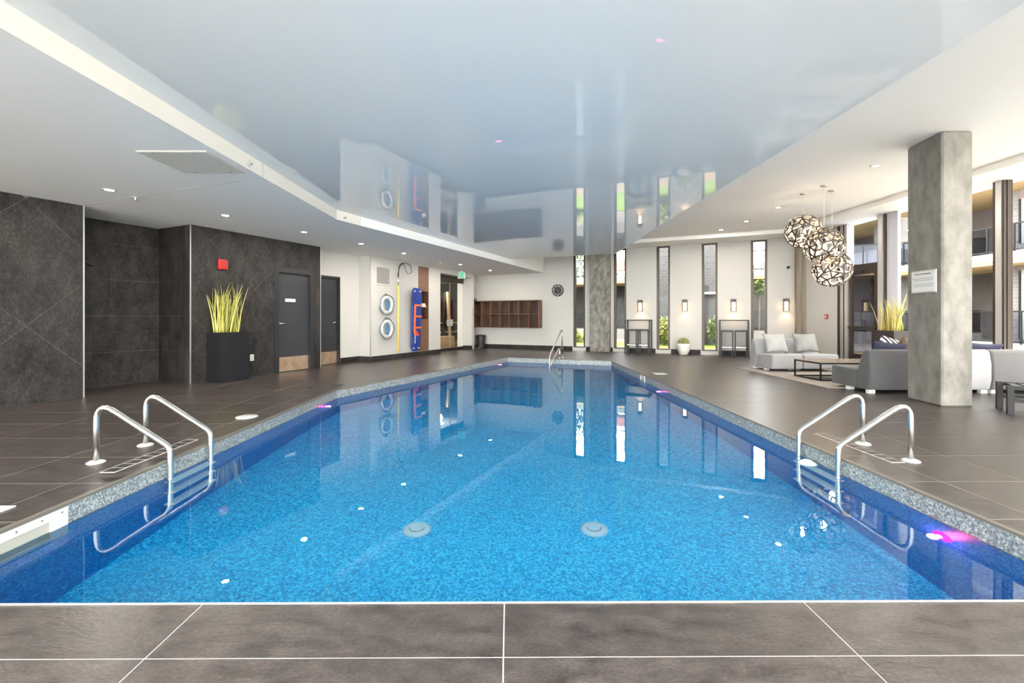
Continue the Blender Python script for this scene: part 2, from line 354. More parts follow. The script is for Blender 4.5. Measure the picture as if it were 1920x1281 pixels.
def holed(mb, us, zs, solid, put, t0, t1):
    """wall slab over the grid us x zs; solid(i,j) says which cells stand; put(u, t, z) -> point; t0 front, t1 back"""
    nu, nz = len(us)-1, len(zs)-1
    S = lambda i, j: 0 <= i < nu and 0 <= j < nz and solid(us[i], us[i+1], zs[j], zs[j+1])
    idx = {}; vs = []; fs = []
    def V(i, j, t):
        k = (i, j, t)
        if k not in idx: idx[k] = len(vs); vs.append(put(us[i], t, zs[j]))
        return idx[k]
    for i in range(nu):
        for j in range(nz):
            if not S(i, j): continue
            fs.append((V(i,j,t0), V(i+1,j,t0), V(i+1,j+1,t0), V(i,j+1,t0))); fs.append((V(i,j,t1), V(i,j+1,t1), V(i+1,j+1,t1), V(i+1,j,t1)))
            if not S(i-1,j): fs.append((V(i,j,t0), V(i,j+1,t0), V(i,j+1,t1), V(i,j,t1)))
            if not S(i+1,j): fs.append((V(i+1,j,t0), V(i+1,j,t1), V(i+1,j+1,t1), V(i+1,j+1,t0)))
            if not S(i,j-1): fs.append((V(i,j,t0), V(i,j,t1), V(i+1,j,t1), V(i+1,j,t0)))
            if not S(i,j+1): fs.append((V(i,j+1,t0), V(i+1,j+1,t0), V(i+1,j+1,t1), V(i,j+1,t1)))
    return mb.add(vs, fs)
def hole_fn(holes):
    def f(u0, u1, z0, z1):
        u = (u0+u1)/2; z = (z0+z1)/2
        return not any(h[0] < u < h[1] and h[2] < z < h[3] for h in holes)
    return f
def grid_cuts(lo, hi, holes, k): return sorted({lo, hi} | {h[k] for h in holes if lo < h[k] < hi} | {h[k+1] for h in holes if lo < h[k+1] < hi})

# ================================================================== STRUCTURE
POOL = [(-2.75, 1.849), (2.715, 1.849), (2.715, 12.19), (-0.05, 13.33), (-2.75, 7.32)]
WL = -0.13                                   # water level

# ---- floor base (grout bed) with the pool cut out
bm = bmesh.new(); ring = []
for poly in ([(-13, -1.7), (8.6, -1.7), (8.6, 18.6), (-13, 18.6)], POOL):
    vs = [bm.verts.new((x, y, -0.0008)) for x, y in poly]
    ring += [bm.edges.new((vs[i], vs[(i+1) % len(vs)])) for i in range(len(vs))]
bmesh.ops.triangle_fill(bm, edges=ring, use_beauty=True, normal=(0, 0, 1))
me = bpy.data.meshes.new('floor'); bm.to_mesh(me); bm.free()
floor = link('floor', me, 'grout', kind='structure', label='dark taupe stone tiled pool deck with pale joints')

def outside_pool(poly):
    """convex pieces of a convex polygon that lie outside the pool"""
    out = []; rest = poly; n = len(POOL)
    for i in range(n):
        (x0, y0), (x1, y1) = POOL[i], POOL[(i+1) % n]
        nx, ny = (y1-y0), -(x1-x0); c = nx*x0+ny*y0      # inside pool: nx*x+ny*y <= c
        o = clip(rest, -nx, -ny, -c)
        if area(o) > 1e-4: out.append(o)
        rest = clip(rest, nx, ny, c)
        if area(rest) < 1e-4: break
    return out
tile_cache = {}
GAP = 0.0024
def deck_tile(x0, x1, y0, y1):
    r = [(x0+GAP, y0+GAP), (x1-GAP, y0+GAP), (x1-GAP, y1-GAP), (x0+GAP, y1-GAP)]
    full = area(r)
    r = clip(r, -E2.x, -E2.y, -(P1.dot(E2)-1.0)); r = clip(r, E1.x, E1.y, P1.dot(E1)+B3+0.1) if r else r
    r = clip(r, 1, 0, XG+0.1) if r else r
    if area(r) < 2e-3: return
    ps = outside_pool(r)
    if not ps: return
    if abs(sum(map(area, ps))-full) < 1e-6:
        w, d = round(x1-x0, 4), round(y1-y0, 4)
        if (w, d) not in tile_cache: tile_cache[(w, d)] = MB().box(GAP, w-GAP, GAP, d-GAP, -0.012, 0).mesh('tile')
        o = link('tile', tile_cache[(w, d)], 'deck_stone', floor); o.location = (x0, y0, 0)
    else:
        mb = MB()
        for p in ps: mb.prism(p, -0.012, 0)
        mb.build('tile', 'deck_stone', floor)
ROWS = [1.849, 2.0] + [2.6+0.6*k for k in range(28)]
LEFT = [-8.46, -7.26, -6.06, -4.86, -3.66, -3.06, -2.75]
RIGHT = [2.715, 3.03, 3.63, 4.83, 6.03, 7.23, 8.43]
FARC = [-8.46, -7.26, -6.06, -4.86, -3.66, -2.46, -1.26, -0.06, 1.14, 2.34, 2.715]
for k in range(len(ROWS)-1):
    y0, y1 = ROWS[k], ROWS[k+1]
    if y0 > 18: break
    cols = (LEFT if y1 < 7.3 else FARC)
    for i in range(len(cols)-1): deck_tile(cols[i], cols[i+1], y0, y1)
    for i in range(len(RIGHT)-1): deck_tile(RIGHT[i], RIGHT[i+1], y0, y1)
for y0, y1 in ((1.553, 1.849), (0.953, 1.553)):
    for k in range(-3, 3): deck_tile(-0.02+1.21*k, -0.02+1.21*(k+1), y0, y1)
slab = MB().prism([(-13, -1.65), (8.4, -1.65), (8.4, 0.95), (-13, 0.95)], -0.012, 0)
slab.prism([(-13, 0.953), (-3.655, 0.953), (-3.655, 1.846), (-13, 1.846)], -0.012, 0).prism([(3.615, 0.953), (8.4, 0.953), (8.4, 1.846), (3.615, 1.846)], -0.012, 0)
slab.build('near_paving', 'deck_stone', floor, kind='stuff')

# ---- ceilings
POLY_G = [(-2.85, -1.6), (2.905, -1.6), (2.905, 12.73), (0.05, 13.92), (-0.035, 13.92), (-2.85, 7.57)]
glossy = MB().prism(POLY_G, HG, HG+0.03).build('ceiling', 'stretch_ceiling', kind='structure', label='glossy white stretched ceiling mirroring the pool')
MB().prism([(-13, -1.75), (8.7, -1.75), (8.7, 13.22), (-1.37, 18.07), (-13, 23.6)], HM, HM+0.2).build('ceiling', 'ceiling_paint', kind='structure', label='high matte white ceiling over the lounge')
# side closing strip of the stretched ceiling, hidden in the step up to the high ceiling
MB().box(2.905, 2.95, -1.6, 12.73, HG, HM).build('trim_1', 'ceiling_paint', kind='structure', label='white upstand at the edge of the glossy ceiling')
q = [(-2.85, -1.6), (-2.85, 7.57), (1.33, 16.74), (-1.37, 18.05), (-13, 23.5), (-13, -1.75)]
lowc = MB().prism(q, H0, HM-0.002).build('ceiling', 'ceiling_paint', kind='structure', label='lowered matte white ceiling along the left side')
# cream fascia of the lowered ceiling
fz = MB()
for (x0, y0), (x1, y1) in (((-2.85, -1.6), (-2.85, 7.57)), ((-2.85, 7.57), (1.33, 17.0))):
    dx, dy = x1-x0, y1-y0; l = math.hypot(dx, dy); nx, ny = dy/l*0.006, -dx/l*0.006
    fz.prism([(x0, y0), (x0+nx, y0+ny), (x1+nx, y1+ny), (x1, y1)], H0, HG if x0 == x1 else HM-0.004)
fz.build('trim_2', 'coving', kind='structure', label='cream fascia stepping up from the lowered ceiling')
for p0, p1 in (((-6.13, 6.64), (-2.86, 5.30)),):
    d = Vector((p1[0]-p0[0], p1[1]-p0[1], 0)).normalized()*0.006; n = Vector((-d.y, d.x, 0))
    MB().prism([(p0[0]+n.x, p0[1]+n.y), (p0[0]-n.x, p0[1]-n.y), (p1[0]-n.x, p1[1]-n.y), (p1[0]+n.x, p1[1]+n.y)], H0-0.002, H0+0.001).build('control_joint', 'joint_line', lowc)
MB().box(-2.853, -2.842, 5.29, 5.302, H0, HG).build('control_joint', 'joint_line', lowc)

# ---- left wall line (turned frame): stone-clad part with shower alcove and door, then white part
DOOR1 = (-1.13, -0.25, 0.0, 2.15)
wl = MB()
hs = [(-4.265, -2.81, 0, H0), DOOR1]
holed(wl, grid_cuts(-14.5, 0.0, hs, 0), grid_cuts(0, H0, hs, 2), hole_fn(hs), lambda u, t, z: (t, u, z), -0.003, -0.25)
wall_left = wl.build('wall_left', 'wall_grout', frame=TURN, kind='structure', label='left wall clad in dark stone slabs laid on the diagonal')
al = MB().box(-1.15, -0.962, -4.45, -2.62, 0, H0).box(-0.962, -0.25, -4.45, -4.265, 0, H0).box(-0.962, -0.25, -2.798, -2.62, 0, H0)
al.build('wall_left', 'wall_grout', frame=TURN, kind='structure', label='dark stone shower alcove recessed in the left wall')
alcove = bpy.context.scene.objects['wall_left.001']
def put_tile(pieces, face, parent, th=0.012):
    """pieces: convex polygons in (u, z); face(u, z, t) -> point, t measured out of the wall"""
    mb = MB()
    for p in pieces:
        n = len(p)
        mb.add([face(u, z, 0) for u, z in p]+[face(u, z, th) for u, z in p],
               [tuple(range(n-1, -1, -1)), tuple(range(n, 2*n))]+[(i, (i+1) % n, n+(i+1) % n, n+i) for i in range(n)])
    mb.build('tile', 'wall_stone', parent)
def rect_clip(poly, u0, u1, z0, z1):
    for a in ((-1, 0, -u0), (1, 0, u1), (0, -1, -z0), (0, 1, z1)):
        poly = clip(poly, *a)
        if len(poly) < 3: return []
    return poly
S2 = 1.2*math.sqrt(2)
fA = lambda u, z, t: (-0.012+t, u, z)
def diagonal(rects, u_ref, z_ref, parent, u0, u1):
    for i in range(-12, 13):
        for j in range(-12, 13):
            cu = u_ref+(i+j)*S2/2; cz = z_ref+(i-j)*S2/2; h = S2/2-0.0026
            if cu < u0-1 or cu > u1+1 or cz < -1 or cz > 3.8: continue
            dm = [(cu-h, cz), (cu, cz-h), (cu+h, cz), (cu, cz+h)]
            ps = [p for p in (rect_clip(dm, *r) for r in rects) if area(p) > 2e-3]
            if ps: put_tile(ps, fA, parent)
diagonal([(-2.81, -1.17, 0, H0), (-1.17, -0.21, 2.19, H0), (-0.21, 0, 0, H0)], -1.62, 0.85, wall_left, -2.81, 0)
diagonal([(-6.4, -4.265, 0, H0)], -4.87, 1.04+S2/2, wall_left, -6.4, -4.265)
MB().box(-0.012, 0, -14.5, -6.405, 0, H0).build('stone_cladding', 'wall_stone', wall_left)
def square(u0, u1, us, zs, face, parent):
    e = [u0]+[u for u in us if u0 < u < u1]+[u1]
    for i in range(len(e)-1):
        for k in range(len(zs)-1):
            g = 0.002
            put_tile([[(e[i]+g, zs[k]+g), (e[i+1]-g, zs[k]+g), (e[i+1]-g, zs[k+1]-g), (e[i]+g, zs[k+1]-g)]], face, parent)
ZS = [0, 0.57, 1.18, 1.79, 2.40, H0]
square(-4.265, -2.81, [-3.56], ZS, lambda u, z, t: (-0.962+t, u, z), alcove)
square(-0.95, -0.012, [], ZS, lambda u, z, t: (u, -2.798-t, z), alcove)
square(-0.95, -0.012, [], ZS, lambda u, z, t: (u, -4.265+t, z), alcove)
for b in (-4.265, -2.81, 0.0):
    MB().box(-0.012, 0.006, b-0.008, b+0.008, 0, H0).build('corner_trim', 'metal_trim', wall_left)

# white part: niche with second door, projecting panel, glass entrance recess
w2 = MB(); DOOR2 = (0.10, 0.93, 0.0, 2.17)
holed(w2, grid_cuts(-0.2, 1.61, [DOOR2], 0), grid_cuts(0, H0, [DOOR2], 2), hole_fn([DOOR2]), lambda u, t, z: (t, u, z), -0.37, -0.6)
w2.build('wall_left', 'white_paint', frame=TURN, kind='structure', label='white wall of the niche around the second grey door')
NICHE = (3.66, 4.20, 0.14, 2.71)
w3 = MB()
holed(w3, grid_cuts(1.61, 4.84, [NICHE], 0), grid_cuts(0, H0, [NICHE], 2), hole_fn([NICHE]), lambda u, t, z: (t, u, z), 0.0, -0.55)
w3.build('wall_left', 'white_paint', frame=TURN, kind='structure', label='white wall panel carrying the rescue equipment')
MB().box(-0.55, 0.0, 4.84, 6.87, 2.60, H0).build('wall_left', 'white_paint', frame=TURN, kind='structure', label='white bulkhead above the glass entrance')
MB().box(-0.6, 0.0, 6.87, 7.02, 0, H0).build('wall_left', 'white_paint', frame=TURN, kind='structure', label='white pier between the glass entrance and the back wall')
MB().box(-0.6, -0.37, 7.02, B3, 0, HM).build('wall_left', 'white_paint', frame=TURN, kind='structure', label='short white wall at the far left corner')
bl = MB().box(-0.362, -0.35, 0.95, 1.61, 0, 0.14); bl.build('baseboard_left', 'wall_stone', frame=TURN, kind='structure', label='dark stone skirting in the second door niche')
MB().box(-0.35, 0.012, 1.598, 1.609, 0, 0.14).build('baseboard_left', 'wall_stone', frame=TURN, kind='structure', label='dark stone skirting on the return by the niche')
MB().box(0.0, 0.012, 1.61, 4.84, 0, 0.135).build('baseboard_left', 'wall_stone', frame=TURN, kind='structure', label='dark stone skirting under the rescue equipment')
MB().box(-0.37, 0.012, 6.858, 6.87, 0, 0.135).build('baseboard_left', 'wall_stone', frame=TURN, kind='structure', label='dark stone skirting on the white pier')
for a, b in ((0.006, 1.61), (0.006, 6.87)):
    MB().box(a-0.012, a+0.006, b-0.008, b+0.006, 0, H0 if b < 2 else 0.3).build('trim_3', 'metal_trim', frame=TURN, kind='structure', label='slim metal corner bead beside the vent grille' if b < 2 else 'slim metal corner bead on the white pier')

# ---- back wall with five slit windows
SLITS = [(3.54, 3.965), (4.955, 5.375), (6.345, 6.76), (7.70, 8.15), (9.06, 9.49)]
holes = [(a0, a1, 0.115, HS) for a0, a1 in SLITS]
wb = MB(); holed(wb, grid_cuts(-0.6, 10.5, holes, 0), grid_cuts(0, HM, holes, 2), hole_fn(holes), lambda u, t, z: (u, t, z), B3, B3+0.28)
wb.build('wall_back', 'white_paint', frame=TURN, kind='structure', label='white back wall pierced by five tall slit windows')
ed = [-0.37]+[x for s in SLITS for x in (s[0]-0.03, s[1]+0.03)]+[10.3]
ed[3:3] = []
for i in range(0, len(ed), 2):
    MB().box(ed[i], ed[i+1], B3-0.012, B3, 0, 0.15).build('baseboard_back', 'wall_stone', frame=TURN, kind='structure',
        label=['dark skirting below the wooden cubbies', 'dark skirting behind the far concrete column', 'dark skirting behind the left bar table', 'dark skirting behind the cactus pot', 'dark skirting behind the right bar table', 'dark skirting behind the pale sofa'][i//2])
NTH = ['leftmost', 'second', 'third', 'fourth', 'fifth']
for i, (a0, a1) in enumerate(SLITS):
    w = thing('window_%d' % (i+1), '%s tall slit window from the left with dark bronze frame' % NTH[i], 'window', P1, -ANG); w['kind'] = 'structure'
    for x0, x1, nm in ((a0, a0+0.075, 'frame_jamb'), (a1-0.06, a1, 'frame_jamb')):
        MB().box(x0, x1, B3+0.02, B3+0.14, 0.115, HS).build(nm, 'bronze', w)
    MB().box(a0+0.075, a1-0.06, B3+0.02, B3+0.14, 0.115, 0.155).build('frame_sill', 'bronze', w)
    MB().box(a0+0.075, a1-0.06, B3+0.02, B3+0.14, HS-0.04, HS).build('frame_head', 'bronze', w)
    MB().box(a0+0.075, a1-0.06, B3+0.07, B3+0.078, 0.155, HS-0.04).build('pane', 'slit_glass', w)
    MB().box(a0-0.03, a1+0.03, B3-0.02, B3+0.02, 0.085, 0.115).build('window_sill', 'white_paint', w)
# soffits over the windows
MB().box(2.0, 10.4, B3-1.0, B3, HS, HM-0.001).build('trim_4', 'ceiling_paint', frame=TURN, kind='structure', label='white soffit band above the slit windows')
MB().box(7.59, XG+0.3, -1.6, 12.4, HS, HM-0.001).build('trim_5', 'ceiling_paint', kind='structure', label='white soffit band above the right glazing')

# ---- right wall: white piece, glazing, door
MB().box(XG, XG+0.25, 11.735, 13.3, 0, HM).build('wall_right', 'white_paint', kind='structure', label='narrow white wall carrying the red pull station')
MB().box(XG, XG+0.25, -1.75, 11.735, 0, 0.10).build('wall_right', 'frame_grey', kind='structure', label='dark curb under the right glazing')
win = thing('window_6', 'full height glazing along the right side behind the sofas', 'window'); win['kind'] = 'structure'
def mull(y0, y1, m='alu', d0=0.0, d1=0.16, z0=0.10, z1=HS): MB().box(XG+d0, XG+d1, y0, y1, z0, z1).build('mullion', m, win)
mull(11.60, 11.735, 'white_paint', -0.005); mull(11.53, 11.60, 'bronze'); mull(11.40, 11.53, 'alu', 0.02); mull(11.33, 11.40, 'bronze', 0.0); mull(11.25, 11.33, 'alu', -0.02)
mull(10.17, 10.29, 'alu', -0.03); mull(10.29, 10.34, 'bronze', 0); mull(10.13, 10.17, 'bronze', 0)
mull(9.85, 10.13, 'reveal_grey', 0.05, 0.12)
mulls = [7.71, 5.2, 2.7, 0.2]
for y in mulls:
    mull(y+0.04, y+0.09, 'bronze', -0.06, 0.09); mull(y-0.055, y+0.04, 'alu', -0.07, 0.0); mull(y-0.09, y-0.055, 'bronze', -0.06, -0.02); mull(y-0.09, y+0.04, 'bronze', 0.0, 0.09)
ys = [9.85]+[v for y in mulls for v in (y+0.09, y-0.09)]+[-1.7]
for i in range(0, len(ys), 2):
    MB().box(XG+0.07, XG+0.08, ys[i+1], ys[i], 0.10, HS).build('pane', 'glass', win)
MB().box(XG+0.07, XG+0.08, 10.34, 11.25, 2.42, HS).build('pane', 'glass_grey', win)
MB().box(XG+0.02, XG+0.14, 10.34, 11.25, 2.33, 2.42).build('transom', 'bronze', win)
dr = thing('door_3', 'dark framed glass exit door beside the red pull station', 'door', (XG, 10.34, 0)); dr['kind'] = 'structure'
for x in ((0.0, 0.11), (0.80, 0.91)): MB().box(0.02, 0.08, x[0], x[1], 0.03, 2.33).build('stile', 'bronze', dr)
MB().box(0.02, 0.08, 0.11, 0.80, 2.18, 2.33).build('top_rail', 'bronze', dr); MB().box(0.02, 0.08, 0.11, 0.80, 0.03, 0.28).build('bottom_rail', 'bronze', dr)
MB().box(-0.03, 0.08, 0.02, 0.86, 0.88, 0.95).build('push_bar', 'bronze', dr, bevel=0.008)
MB().box(0.045, 0.053, 0.11, 0.80, 0.95, 2.18).build('pane', 'glass_dark', dr); MB().box(0.045, 0.053, 0.11, 0.80, 0.28, 0.88).build('pane', 'glass_dark', dr)
MB().box(-0.04, 0.02, 0.42, 0.72, 2.20, 2.28).build('door_closer', 'grey_metal', dr, bevel=0.006)
# assumed wall behind the camera; unseen glazing added to bring daylight onto the ceilings
hb = [(-10.8, -3.0, 0.1, 2.7), (-2.7, 2.8, 0.1, 2.88), (3.1, 6.3, 0.1, 3.42)]
wf = MB(); holed(wf, grid_cuts(-13, 8.6, hb, 0), grid_cuts(0, HM, hb, 2), hole_fn(hb), lambda u, t, z: (u, t, z), -1.6, -1.75)
wf.build('wall_front', 'white_paint', kind='structure', label='unseen white wall behind the viewpoint with glazing added for daylight')
for i, h in enumerate(hb):
    MB().box(h[0], h[1], -1.68, -1.67, h[2], h[3]).build('window_%d' % (7+i), 'glass', kind='structure', label='wide unseen pane added behind the viewpoint for daylight')

# ---- concrete columns
def column(name, poly, z1, m, label, frame=None, bev=0.02):
    return MB().prism(poly, 0, z1).build(name, m, frame=frame, bevel=bev, seg=1, label=label, category='column')
column('concrete_column', [(5.598, 5.90), (6.005, 5.90), (6.09, 6.53), (5.69, 6.53)], HM, 'concrete', 'big pale concrete column in front of the sofas')
column('concrete_column', [(4.19, B3-0.22), (4.86, B3-0.22), (4.86, B3), (4.19, B3)], HM, 'concrete_dark', 'mottled concrete column between the two leftmost slit windows', TURN, 0.008)
column('concrete_column', [(10.18, B3-0.30), (10.60, B3-0.30), (10.60, B3), (10.18, B3)], HM, 'concrete_board', 'brownish board-marked concrete column in the far right corner', TURN, 0.008)
MB().box(-0.37, -0.25, -0.2, -0.001, 0, H0).build('wall_left', 'white_paint', frame=TURN, kind='structure', label='white return at the end of the stone wall')

# ================================================================== POOL
pool = thing('swimming_pool', 'long blue pebble-lined swimming pool sunk in the stone deck', 'pool')
def depth(y): return -1.18 if y < 6 else -1.18-(y-6)*0.07
n = len(POOL)
fl = []
for (x, y) in POOL: fl.append((x, y, depth(y)))
MB().add([(-2.75, 1.849, -1.18), (2.715, 1.849, -1.18), (2.715, 6, -1.18), (-2.75, 6, -1.18), (2.715, 12.19, depth(12.19)), (-0.05, 13.33, depth(13.33)), (-2.75, 7.32, depth(7.32))],
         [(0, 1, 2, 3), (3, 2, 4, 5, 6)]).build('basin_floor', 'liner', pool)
for i in range(n):
    (x0, y0), (x1, y1) = POOL[i], POOL[(i+1) % n]
    d = Vector((x1-x0, y1-y0, 0)).normalized(); o = Vector((d.y, -d.x, 0))*0.15
    q4 = [(x0, y0), (x1, y1), (x1+o.x, y1+o.y), (x0+o.x, y0+o.y)]
    MB().prism(q4, -2.2, -0.155).build('side_wall', 'liner_shaded', pool)
    MB().prism(q4, -0.155, -0.014).build('waterline_band', 'band', pool)
    ii = Vector((-d.y, d.x, 0))*(0.004 if i == 0 else 0.012); ow = 0.02 if i == 0 else 0.12
    q5 = [(x0+ii.x, y0+ii.y), (x1+ii.x, y1+ii.y), (x1+o.x*ow, y1+o.y*ow), (x0+o.x*ow, y0+o.y*ow)]
    MB().prism(q5, -0.014, 0.004).build('coping_trim', 'coping_white' if i == 0 else 'coping', pool)
for x in (-0.75, 0.69):
    dr_ = MB().lathe([(0.115, 0), (0.115, 0.012), (0.10, 0.03), (0.06, 0.04), (0.0, 0.042)], 28, (x, 3.73, -1.18)).build('drain_cover', 'drain_plastic', pool, smooth=True)
    MB().tube([(x+0.06*math.cos(t/6*PI+PI), 3.73+0.06*math.sin(t/6*PI+PI), -1.14) for t in range(7)], 0.006, 6).build('drain_slot', 'cream_plastic', dr_)
for lab, p, nrm in (('right near', (2.715, 2.86, -0.39), (-1, 0)), ('right far', (2.715, 8.15, -0.34), (-1, 0)), ('left', (-2.75, 6.85, -0.34), (1, 0)), ('left far', (-0.30, 12.77, -0.34), (0.912, -0.41))):
    rz = math.atan2(nrm[1], nrm[0])
    M = Matrix.Translation(p) @ Matrix.Rotation(rz, 4, 'Z') @ Matrix.Rotation(PI/2, 4, 'Y')
    li = MB().at(M).lathe([(0.062, -0.01), (0.062, 0.006), (0.050, 0.014), (0.020, 0.016), (0, 0.016)], 24).build('underwater_light', 'pink_halo', pool, smooth=True)  # emissive rim added to draw the pink halo around the lamp
    MB().at(M).lathe([(0.020, 0.014), (0.018, 0.020), (0.0, 0.022)], 20).build('lens', 'pink_glow', li, smooth=True)
    lamp('pool_lamp', 'POINT', li, (p[0]+nrm[0]*0.06, p[1]+nrm[1]*0.06, p[2]), 3.5, (1.0, 0.08, 0.30), 0.03)
# wide skimmer in the left wall near the viewer
sk = MB(); holed(sk, [1.95, 2.06, 2.755, 2.86], [-0.285, -0.235, -0.065, -0.016], lambda u0, u1, z0, z1: not (2.0 < (u0+u1)/2 < 2.8 and -0.235 < (z0+z1)/2 < -0.065), lambda u, t, z: (t, u, z), -2.735, -2.75)
skm = sk.build('skimmer', 'white_plastic', pool, label='wide white skimmer mouth')
MB().box(-2.749, -2.747, 2.06, 2.755, -0.235, -0.065).build('weir_flap', 'cream_plastic', skm)
for y in [2.0+0.14*k for k in range(7)]:
    for z in (-0.04, -0.26):
        MB().at(Matrix.Translation((-2.735, y-0.02 if y > 2.8 else y, z)) @ Matrix.Rotation(PI/2, 4, 'Y')).lathe([(0.006, 0), (0.005, 0.003), (0, 0.004)], 8).build('screw', 'screw', skm)
s2 = MB(); holed(s2, [9.15, 9.19, 9.43, 9.47], [-0.24, -0.20, -0.06, -0.02], lambda u0, u1, z0, z1: not (9.18 < (u0+u1)/2 < 9.44 and -0.2 < (z0+z1)/2 < -0.06), lambda u, t, z: (t, u, z), 2.70, 2.715)
s2m = s2.build('skimmer', 'white_plastic', pool, label='small white skimmer mouth'); MB().box(2.712, 2.714, 9.19, 9.43, -0.2, -0.06).build('weir_flap', 'cream_plastic', s2m)
# water
MB().add([(x, y, WL) for x, y in POOL], [tuple(range(n))]).build('pool_water', 'pool_water', label='still clear water filling the pool', category='water', kind='stuff')

# deck lids
MB().lathe([(0.115, 0), (0.115, 0.006), (0.10, 0.012), (0, 0.013)], 32, (0, 0, 0)).build('skimmer_hatch', 'white_plastic', smooth=True, label='round white lid set in the left deck beyond the ladder', category='hatch', frame=(Vector((-3.04, 5.33, 0)), 0))
MB().box(-0.12, 0.12, -0.12, 0.12, 0, 0.008).build('skimmer_hatch', 'white_plastic', bevel=0.003, label='square white skimmer lid on the right deck', category='hatch', frame=(Vector((3.09, 9.40, 0)), 0))
MB().box(-0.11, 0.11, -0.11, 0.11, 0, 0.008).build('skimmer_hatch', 'white_plastic', bevel=0.003, label='square white skimmer lid at the left picture edge', category='hatch', frame=(Vector((-3.11, 2.70, 0)), 0))
MB().box(-0.10, 0.10, -0.05, 0.05, 0, 0.006).build('deck_drain', 'black_metal', bevel=0.002, label='small black drain plate by the pool corner on the left deck', category='drain', frame=(Vector((-2.95, 7.85, 0)), 0.4))
# small depth-marker tiles by both ladders
for x, y0, lab in ((-2.985, 3.42, 'row of small dark marker tiles beside the left ladder'), (3.085, 3.62, 'row of small pale marker tiles beside the right ladder')):
    t = thing('marker_strip', lab, 'tile strip', (x, y0, 0))
    MB().box(-0.055, 0.055, 0, 0.92, 0, 0.0022).build('grout_bed', 'grout', t)
    for k in range(9):
        MB().box(-0.045, 0.045, 0.012+k*0.1, 0.102+k*0.1-0.004, 0.0005, 0.004).build('tile', 'wall_stone' if x < 0 else 'deck_stone', t)

# ---- ladders
def ladder(side, label, xe, ypair):
    t = thing('pool_ladder', label, 'ladder', (xe, (ypair[0]+ypair[1])/2, 0))
    s = side; hw = (ypair[1]-ypair[0])/2
    for k in (-1, 1):
        path = fillet([(s*0.53, k*hw, 0.0), (s*0.53, k*hw, 0.50), (-s*0.055, k*hw, 0.12), (-s*0.055, k*hw, -0.80), (s*0.02, k*hw, -0.98)], [0.10, 0.10, 0.1, 0.08])
        MB().tube(path, 0.021, 14).build('rail', 'steel', t, smooth=True)
        MB().lathe([(0.062, 0), (0.062, 0.006), (0.045, 0.016), (0.024, 0.02)], 24, (s*0.53, k*hw, 0)).build('flange', 'white_plastic', t, smooth=True)
        MB().lathe([(0.023, 0), (0.024, 0.005), (0.023, 0.01)], 14, (-s*0.055, k*hw, -0.135)).build('collar', 'steel', t)
        MB().lathe([(0.035, -0.02), (0.035, 0.02)], 14, (s*0.02, k*hw, -0.98)).build('bumper', 'white_plastic', t)
    for z in (-0.20, -0.46, -0.72):
        tr = MB().box(-s*0.10, -s*0.015, -hw-0.02, hw+0.02, z-0.03, z).build('tread', 'tread', t, bevel=0.008)
        for k in (-1, 1): MB().at(Matrix.Translation((-s*0.085, k*(hw+0.022), z-0.015)) @ Matrix.Rotation(PI/2, 4, 'X')).lathe([(0.008, -0.004), (0.008, 0.004)], 8).build('bolt', 'screw', tr)
    return t
ladder(-1, 'stainless steel pool ladder on the left side of the pool', -2.75, (3.66, 4.155))
ladder(1, 'stainless steel pool ladder on the right side of the pool', 2.69, (3.66, 4.16))
MB().lathe([(0, -0.05), (0.07, -0.045), (0.085, -0.02), (0.07, 0.005), (0.03, 0.03), (0, 0.034)], 20).build('floating_dispenser', 'drain_plastic', smooth=True, label='small white and blue float bobbing by the right ladder', category='float', frame=(Vector((2.62, 4.02, WL)), 0))
# stair handrail at the far end
q = Vector((-0.46, -0.888, 0)); base = Vector((1.52, 13.20, 0)); hr = thing('stair_handrail', 'slim steel stair handrail at the far end of the pool', 'handrail', base, math.atan2(q.y, q.x))
MB().tube(fillet([(0, 0, 0), (0, 0, 0.84), (0.90, 0, 0.16), (0.97, 0, -0.05), (0.93, 0, -0.7)], [0.06, 0.12, 0.2]), 0.02, 12).build('rail', 'steel', hr, smooth=True)
MB().tube(fillet([(0.0, 0, 0.275), (0.30, 0, 0.255), (0.90, 0, -0.14), (0.93, 0, -0.7)], [0.06, 0.1]), 0.018, 12).build('brace', 'steel', hr, smooth=True)
MB().tube([(0.2, 0, 0), (0.2, 0, 0.26)], 0.02, 12).build('post', 'steel', hr, smooth=True)
for x in (0, 0.2): MB().lathe([(0.05, 0), (0.05, 0.006), (0.022, 0.016)], 16, (x, 0, 0)).build('flange', 'steel', hr)

